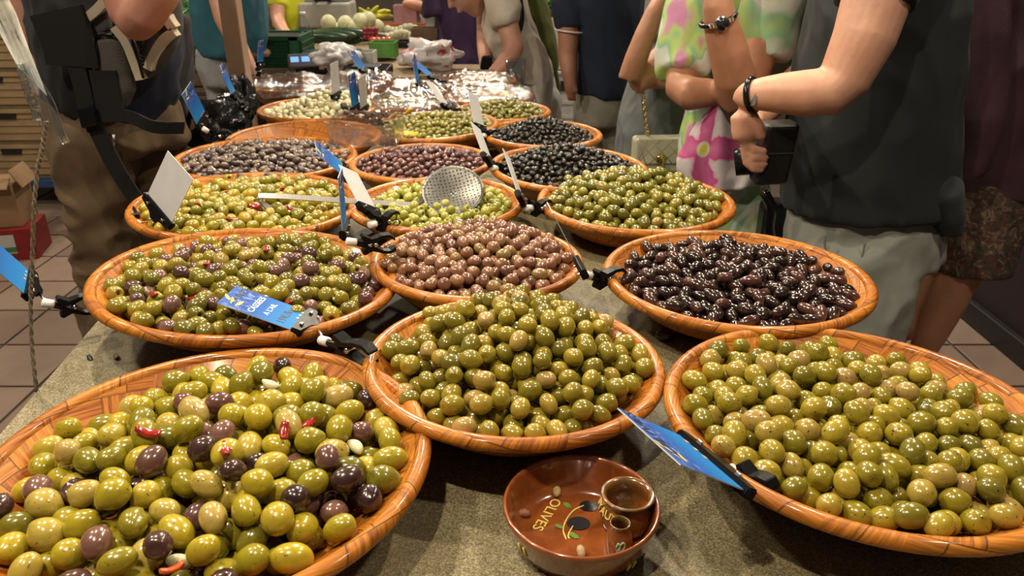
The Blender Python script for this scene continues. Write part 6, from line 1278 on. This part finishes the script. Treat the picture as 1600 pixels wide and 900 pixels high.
# hanging bag roll and cord, left foreground
def hanging():
    r = tag(empty('hanging_bags', W(30, 80, 0.95)), 'strip of clear plastic bags hanging from a cord at the top left', 'plastic bags')
    st, nt, b = node_mat('milky_film'); b.inputs['Base Color'].default_value = (0.62, 0.64, 0.62, 1); b.inputs['Roughness'].default_value = 0.3; b.inputs['Alpha'].default_value = 0.78
    n = noise_tex(nt, 25, 4, 0.6, objco(nt)); nt.links.new(ramp(nt, n.outputs['Fac'], ((0.3, (0.5, 0.52, 0.50)), (0.7, (0.72, 0.72, 0.68)))), b.inputs['Base Color']); bump(nt, b, n.outputs['Fac'], 0.4, 0.01)
    A = [(-62, -70), (-40, -25), (-17, 20), (5, 62), (28, 105)]; B = [(-18, -70), (2, -25), (25, 20), (45, 75), (74, 150)]
    bm = bmesh.new(); rows = []
    for i, (a, b_) in enumerate(zip(A, B)):
        rows.append([bm.verts.new(W(a[0] + (b_[0] - a[0]) * k / 4, a[1] + (b_[1] - a[1]) * k / 4, 0.93 + 0.008 * math.sin(k * 1.9 + i))) for k in range(5)])
    for p, q in zip(rows, rows[1:]):
        for k in range(4): bm.faces.new((p[k], p[k + 1], q[k + 1], q[k]))
    bmesh.ops.solidify(bm, geom=bm.faces[:], thickness=0.002); part('bag_strip', from_bm('bag_strip', bm, True), st, r)
    for k, pts in enumerate((((32, 100), (42, 135), (55, 165), (58, 188)), ((40, 98), (58, 130), (78, 160), (102, 222)), ((38, 108), (62, 150), (85, 190), (104, 224)), ((34, 102), (48, 150), (66, 195)))):
        part('twisted_film', tube_me('twisted_film', smooth_path([W(x, y, 0.92 + 0.006 * k) for x, y in pts], 6), [0.006 - 0.002 * abs(i / 18 - 0.4) for i in range(6 * (len(pts) - 1) + 1)], 8), M_CLEAR if k else M_FILM, r)
    cd = tag(empty('twisted_rope', W(52, 400, 0.9)), 'rough twisted cord hanging down at the left in front of the tiled floor', 'cord'); cm = simple('cord_fibre', (0.16, 0.125, 0.085), 0.8, var=0.5, scale=160, bmp=0.8, bscale=400)
    P = smooth_path([W(72, 190, 0.92), W(66, 230, 0.915), W(58, 270, 0.91), W(53, 330, 0.905), W(50, 420, 0.90), W(48, 470, 0.895), W(50, 540, 0.885), W(57, 612, 0.87)], 16)
    for ph in (0, math.pi):
        Q = [p + Vector((math.cos(i * 0.9 + ph) * 0.0013, math.sin(i * 0.9 + ph) * 0.0013, 0)) for i, p in enumerate(P)]; part('strand', tube_me('strand', Q, 0.0017, 7), cm, cd)
hanging()

# ------------------------------------------------------------------ scale, bottle, bags, vegetable stall behind
vt = tag(empty('produce_table', (-0.75, 4.4, 0)), 'wooden produce table behind the olive stall carrying scale, crates and vegetables', 'table'); vw = simple('produce_board', (0.26, 0.19, 0.11), 0.7, var=0.25, scale=7)
for c_, s_ in (((0.05, -0.97, 0.80), (0.56, 0.46, 0.04)), ((-0.185, -0.22, 0.80), (1.03, 1.04, 0.04)), ((-0.14, 0.70, 0.80), (0.54, 0.80, 0.04))): obj('board', box_me('board', c_, s_, bevel=0.004), vw, vt)
for x in (-0.35, 0.08):
    for y in (-0.6, 1.0): obj('leg', box_me('leg', (x, y, 0.39), (0.06, 0.06, 0.78)), vw, vt)
TZ = 0.822
def scale_():
    p = WZ(512, 112, TZ); r = tag(empty('market_scale', (p.x, p.y + 0.05, TZ), (0, 0, 0.1)), 'black electronic scale with lit blue displays at the far end of the bowls', 'scale')
    obj('base', box_me('base', (0, 0, 0.03), (0.27, 0.24, 0.06), bevel=0.008), M_BLACK, r); obj('pan', box_me('pan', (0.01, 0.02, 0.072), (0.26, 0.20, 0.012), bevel=0.004), simple('scale_pan', (0.10, 0.16, 0.20), 0.25, metal=0.6), r)
    hd = obj('display_head', box_me('display_head', (-0.10, -0.10, 0.05), (0.13, 0.06, 0.06), Euler((-0.4, 0, 0.25)), bevel=0.006), simple('scale_grey', (0.12, 0.13, 0.15), 0.4), r)
    m, nt, b = node_mat('lcd_blue'); b.inputs['Base Color'].default_value = (0.1, 0.25, 0.6, 1); b.inputs['Emission Color'].default_value = (0.35, 0.6, 1, 1); b.inputs['Emission Strength'].default_value = 0.8
    for x in (-0.13, -0.085): obj('display', box_me('display', (x, -0.128 + (x + 0.1) * 0.25, 0.066), (0.034, 0.006, 0.022), Euler((-0.4, 0, 0.25))), m, r)
    obj('price_sticker', box_me('price_sticker', (-0.02, -0.121, 0.03), (0.02, 0.003, 0.02)), simple('sticker', (0.55, 0.3, 0.28), 0.5), r)
scale_()
q = WZ(575, 118, TZ); r = tag(empty('card_terminal', (q.x, q.y, TZ)), 'flat black card terminal right of the scale', 'card terminal'); obj('case', box_me('case', (0, 0, 0.02), (0.20, 0.12, 0.04), Euler((0.1, 0, -0.1)), bevel=0.006), M_BLACK, r); obj('keypad', box_me('keypad', (0, -0.01, 0.043), (0.12, 0.06, 0.006), Euler((0.1, 0, -0.1)), bevel=0.002), simple('keypad_grey', (0.08, 0.08, 0.085), 0.4), r)
def bottle():
    p = W(480, 90, 3.95); r = tag(empty('water_bottle', (p.x, 3.95, TZ)), 'clear plastic water bottle with pale blue label', 'bottle')
    pr = [(0, 0), (0.030, 0.0), (0.034, 0.006), (0.034, 0.05), (0.031, 0.06), (0.034, 0.07), (0.034, 0.15), (0.026, 0.175), (0.014, 0.195), (0.0135, 0.205)]
    obj('flask', lathe_me('flask', pr, 28), M_CLEAR, r); obj('cap', lathe_me('cap', [(0, 0.222), (0.014, 0.222), (0.0155, 0.218), (0.0155, 0.203), (0, 0.203)], 20), M_WHITEP, r); obj('label_band', lathe_me('label_band', [(0.0348, 0.075), (0.0348, 0.135)], 28), simple('label_blue', (0.35, 0.52, 0.66), 0.4, var=0.3, scale=40), r)
bottle()
bagw = simple('bag_white', (0.62, 0.60, 0.60), 0.35, var=0.08, scale=20, bmp=0.6, bscale=35, bdist=0.01)
p = WZ(520, 100, TZ + 0.08); crumple('shopping_bag', Vector((p.x, p.y + 0.06, TZ + 0.105)), (0.095, 0.08, 0.048), bagw, 'white plastic bag lying on the scale', 'bag', 8, amp=0.6)
m, nt, b = node_mat('bag_red_print'); n = noise_tex(nt, 22, 2, 0.5, objco(nt), dist=0.6); nt.links.new(ramp(nt, n.outputs['Fac'], ((0.0, (0.62, 0.60, 0.60)), (0.60, (0.62, 0.58, 0.58)), (0.64, (0.55, 0.06, 0.09)))), b.inputs['Base Color']); b.inputs['Roughness'].default_value = 0.35
p = W(668, 95, 3.55); crumple('shopping_bag', Vector((p.x, 3.62, 0.885)), (0.15, 0.11, 0.068), m, 'white plastic bag with red print heaped behind the blue signs', 'bag', 12, amp=0.55)
ft = tag(empty('back_table', (-0.20, 3.62, 0)), 'small side table under the printed plastic bag', 'table'); obj('board', box_me('board', (0.0, 0.0, 0.80), (0.42, 0.34, 0.04)), vw, ft)
for x in (-0.17, 0.17): obj('leg', box_me('leg', (x, 0, 0.39), (0.05, 0.05, 0.78)), vw, ft)
tag(obj('plastic_cup', lathe_me('plastic_cup', [(0, 0), (0.030, 0), (0.040, 0.12), (0.041, 0.12), (0.031, -0.001)], 28), M_CLEAR, None, WZ(806, 143, TABLE_Z + 0.002)), 'clear plastic cup standing at the far right corner beside the woman in cream', 'cup')

def veg(name, c, L, Wd, m, label, cat, rot=(1.57, 0, 0), group=None, **kw):
    return tag(obj(name, fruit_mesh(name, L, Wd, 18, 12, **kw), m, None, c, rot), label, cat, group)
cuke = simple('cucumber_skin', (0.015, 0.045, 0.012), 0.35, var=0.4, scale=30, coat=0.2); melon_m = simple('melon_skin', (0.55, 0.54, 0.32), 0.5, var=0.15, scale=25, bmp=0.3, bscale=50); onion = simple('onion_skin', (0.52, 0.50, 0.34), 0.45, var=0.2, scale=30); radish = simple('radish_skin', (0.28, 0.03, 0.06), 0.4, var=0.5, scale=40); tomato = simple('tomato_skin', (0.55, 0.07, 0.02), 0.25, var=0.2, coat=0.4); banana = simple('banana_skin', (0.55, 0.52, 0.04), 0.45, var=0.2)
for i, (px, py, rz) in enumerate(((500, 58, 1.2), (515, 55, 1.1), (530, 52, 1.25), (525, 62, 1.15), (560, 57, 1.3))):
    veg('cucumber', W(px, py, 4.15 + 0.03 * i), 0.30, 0.062, cuke, 'dark green cucumber piled behind the water bottle', 'cucumber', (1.57, 0.3, rz + 0.3), 'cucumbers behind the bottle')
for i, (px, py) in enumerate(((445, 72), (432, 78))): veg('courgette', W(px, py, 3.80), 0.24, 0.07, simple('courgette_skin', (0.05, 0.10, 0.03), 0.4, var=0.3, scale=30), 'green courgette in the green crate', 'courgette', (1.45, 0.2, 1.7), 'courgettes in the crate')
for i, (px, py) in enumerate(((513, 36), (540, 37), (552, 48), (563, 33), (575, 30), (588, 42), (556, 42), (545, 52), (527, 48))):
    veg('pale_melon', W(px, py, 4.55 + 0.04 * (i % 3)), 0.092, 0.088, melon_m, 'pale ribbed melon in the heap behind the cucumbers', 'melon', (0.3 * i, 0.4, i), 'pale melons')
for i in range(16): veg('pale_onion', W(606 + (i % 8) * 7, 46 + (i // 8) * 9 + 3 * math.sin(i), 4.5 - 0.1 * (i // 8)), 0.045, 0.05, onion, 'pale onion in the row left of the purple dress', 'onion', (0.4 * i, 0.3, i), 'pale onions')
for i in range(12): veg('radish', W(570 + (i % 4) * 6, 46 + (i // 4) * 6, 4.2), 0.026, 0.024, radish, 'small red radish in front of the pale melons', 'radish', (i, 0, i), 'radishes')
for i in range(8): veg('tomato', W(583 + (i % 4) * 8, 64 + (i // 4) * 7, 4.05), 0.04, 0.046, tomato, 'orange-red tomato in the tray behind the printed bag', 'tomato', (0.2 * i, 0, i), 'tomatoes')
for i in range(6): veg('banana', W(572 + 5 * i, 21 + (i % 2) * 3, 4.9), 0.15, 0.034, banana, 'greenish yellow banana on the far fruit table', 'banana', (0.9, 0.5 * (i - 2), 0.3 * i), 'bananas', bend=0.9)
for i, (px, py, c, lab) in enumerate(((600, 76, (0.10, 0.28, 0.05), 'green punnet behind the card terminal'), (572, 90, (0.45, 0.45, 0.42), 'small white card tray behind the card terminal'), (628, 42, (0.40, 0.14, 0.05), 'orange crate edge on the far fruit table'), (635, 24, (0.38, 0.20, 0.22), 'pinkish carton below the white shirt'), (665, 53, (0.20, 0.13, 0.08), 'brown tray right of the pale onions'), (650, 68, (0.02, 0.02, 0.02), 'black tray in front of the pale onions'))):
    w_ = (0.12, 0.08, 0.26, 0.13, 0.14, 0.18)[i]; Yt = (3.95, 3.75, 4.75, 4.85, 4.35, 4.1)[i]; hh = (0.07, 0.06, 0.05, 0.12, 0.07, 0.03)[i]; p = W(px, py, Yt); m_ = simple('punnet_%d' % i, c, 0.5, var=0.2, scale=20)
    r = tag(empty('punnet', (p.x, Yt, p.z - hh / 2)), lab, 'tray'); obj('tray_floor', box_me('tray_floor', (0, 0, 0.004), (w_, 0.12, 0.008)), m_, r)
    for c_, s_ in (((0, -0.06, hh / 2), (w_, 0.006, hh)), ((0, 0.06, hh / 2), (w_, 0.006, hh)), ((-w_ / 2, 0, hh / 2), (0.006, 0.12, hh)), ((w_ / 2, 0, hh / 2), (0.006, 0.12, hh))): obj('tray_wall', box_me('tray_wall', c_, s_, bevel=0.001, seg=1), m_, r)
cl = W(508, 28, 4.8); r = tag(empty('cool_box', (cl.x, 4.9, 0.90)), 'grey-white cool box with dark handle behind the cucumbers', 'cool box'); cbm = simple('coolbox_grey', (0.40, 0.39, 0.36), 0.5, var=0.1); obj('tub', box_me('tub', (0, 0, 0.06), (0.30, 0.24, 0.14), bevel=0.012), cbm, r); obj('lid', box_me('lid', (0, 0.02, 0.17), (0.27, 0.20, 0.10), bevel=0.02), simple('coolbox_lid', (0.24, 0.23, 0.22), 0.5), r); obj('handle', tube_me('handle', smooth_path([Vector((-0.04, -0.09, 0.14)), Vector((-0.035, -0.13, 0.15)), Vector((0.035, -0.13, 0.15)), Vector((0.04, -0.09, 0.14))], 5), 0.012, 8), M_BLACK, r)
# stall glimpsed between the cream shirt and the navy polo
sb = W(872, 30, 6.2); r = tag(empty('market_stand', (sb.x, 6.3, 0)), 'bright vegetable stand glimpsed between the cream shirt and the navy polo', 'stand'); obj('counter', box_me('counter', (0, 0, 0.42), (0.8, 0.5, 0.84), bevel=0.01), simple('stand_cream', (0.45, 0.40, 0.30), 0.6, var=0.2), r); obj('shelf', box_me('shelf', (0, 0.15, 1.02), (0.8, 0.3, 0.05), bevel=0.01), simple('stand_white', (0.62, 0.58, 0.52), 0.5), r); obj('upright', box_me('upright', (-0.38, 0.28, 0.7), (0.04, 0.04, 1.4)), vw, r); obj('upright', box_me('upright', (0.38, 0.28, 0.7), (0.04, 0.04, 1.4)), vw, r)
leaf_cluster('lettuce_heap', (sb.x, 6.15, 0.90), 0.20, 200, leafm, 'green lettuces on the bright stand between the two backs', 6)
crate('white crate of vegetables below the bright stand', (sb.x + 0.05, 5.9, 0.0), 0.5, 0.36, 0.5, simple('crate_white', (0.45, 0.44, 0.42), 0.5, var=0.1), 0.0)
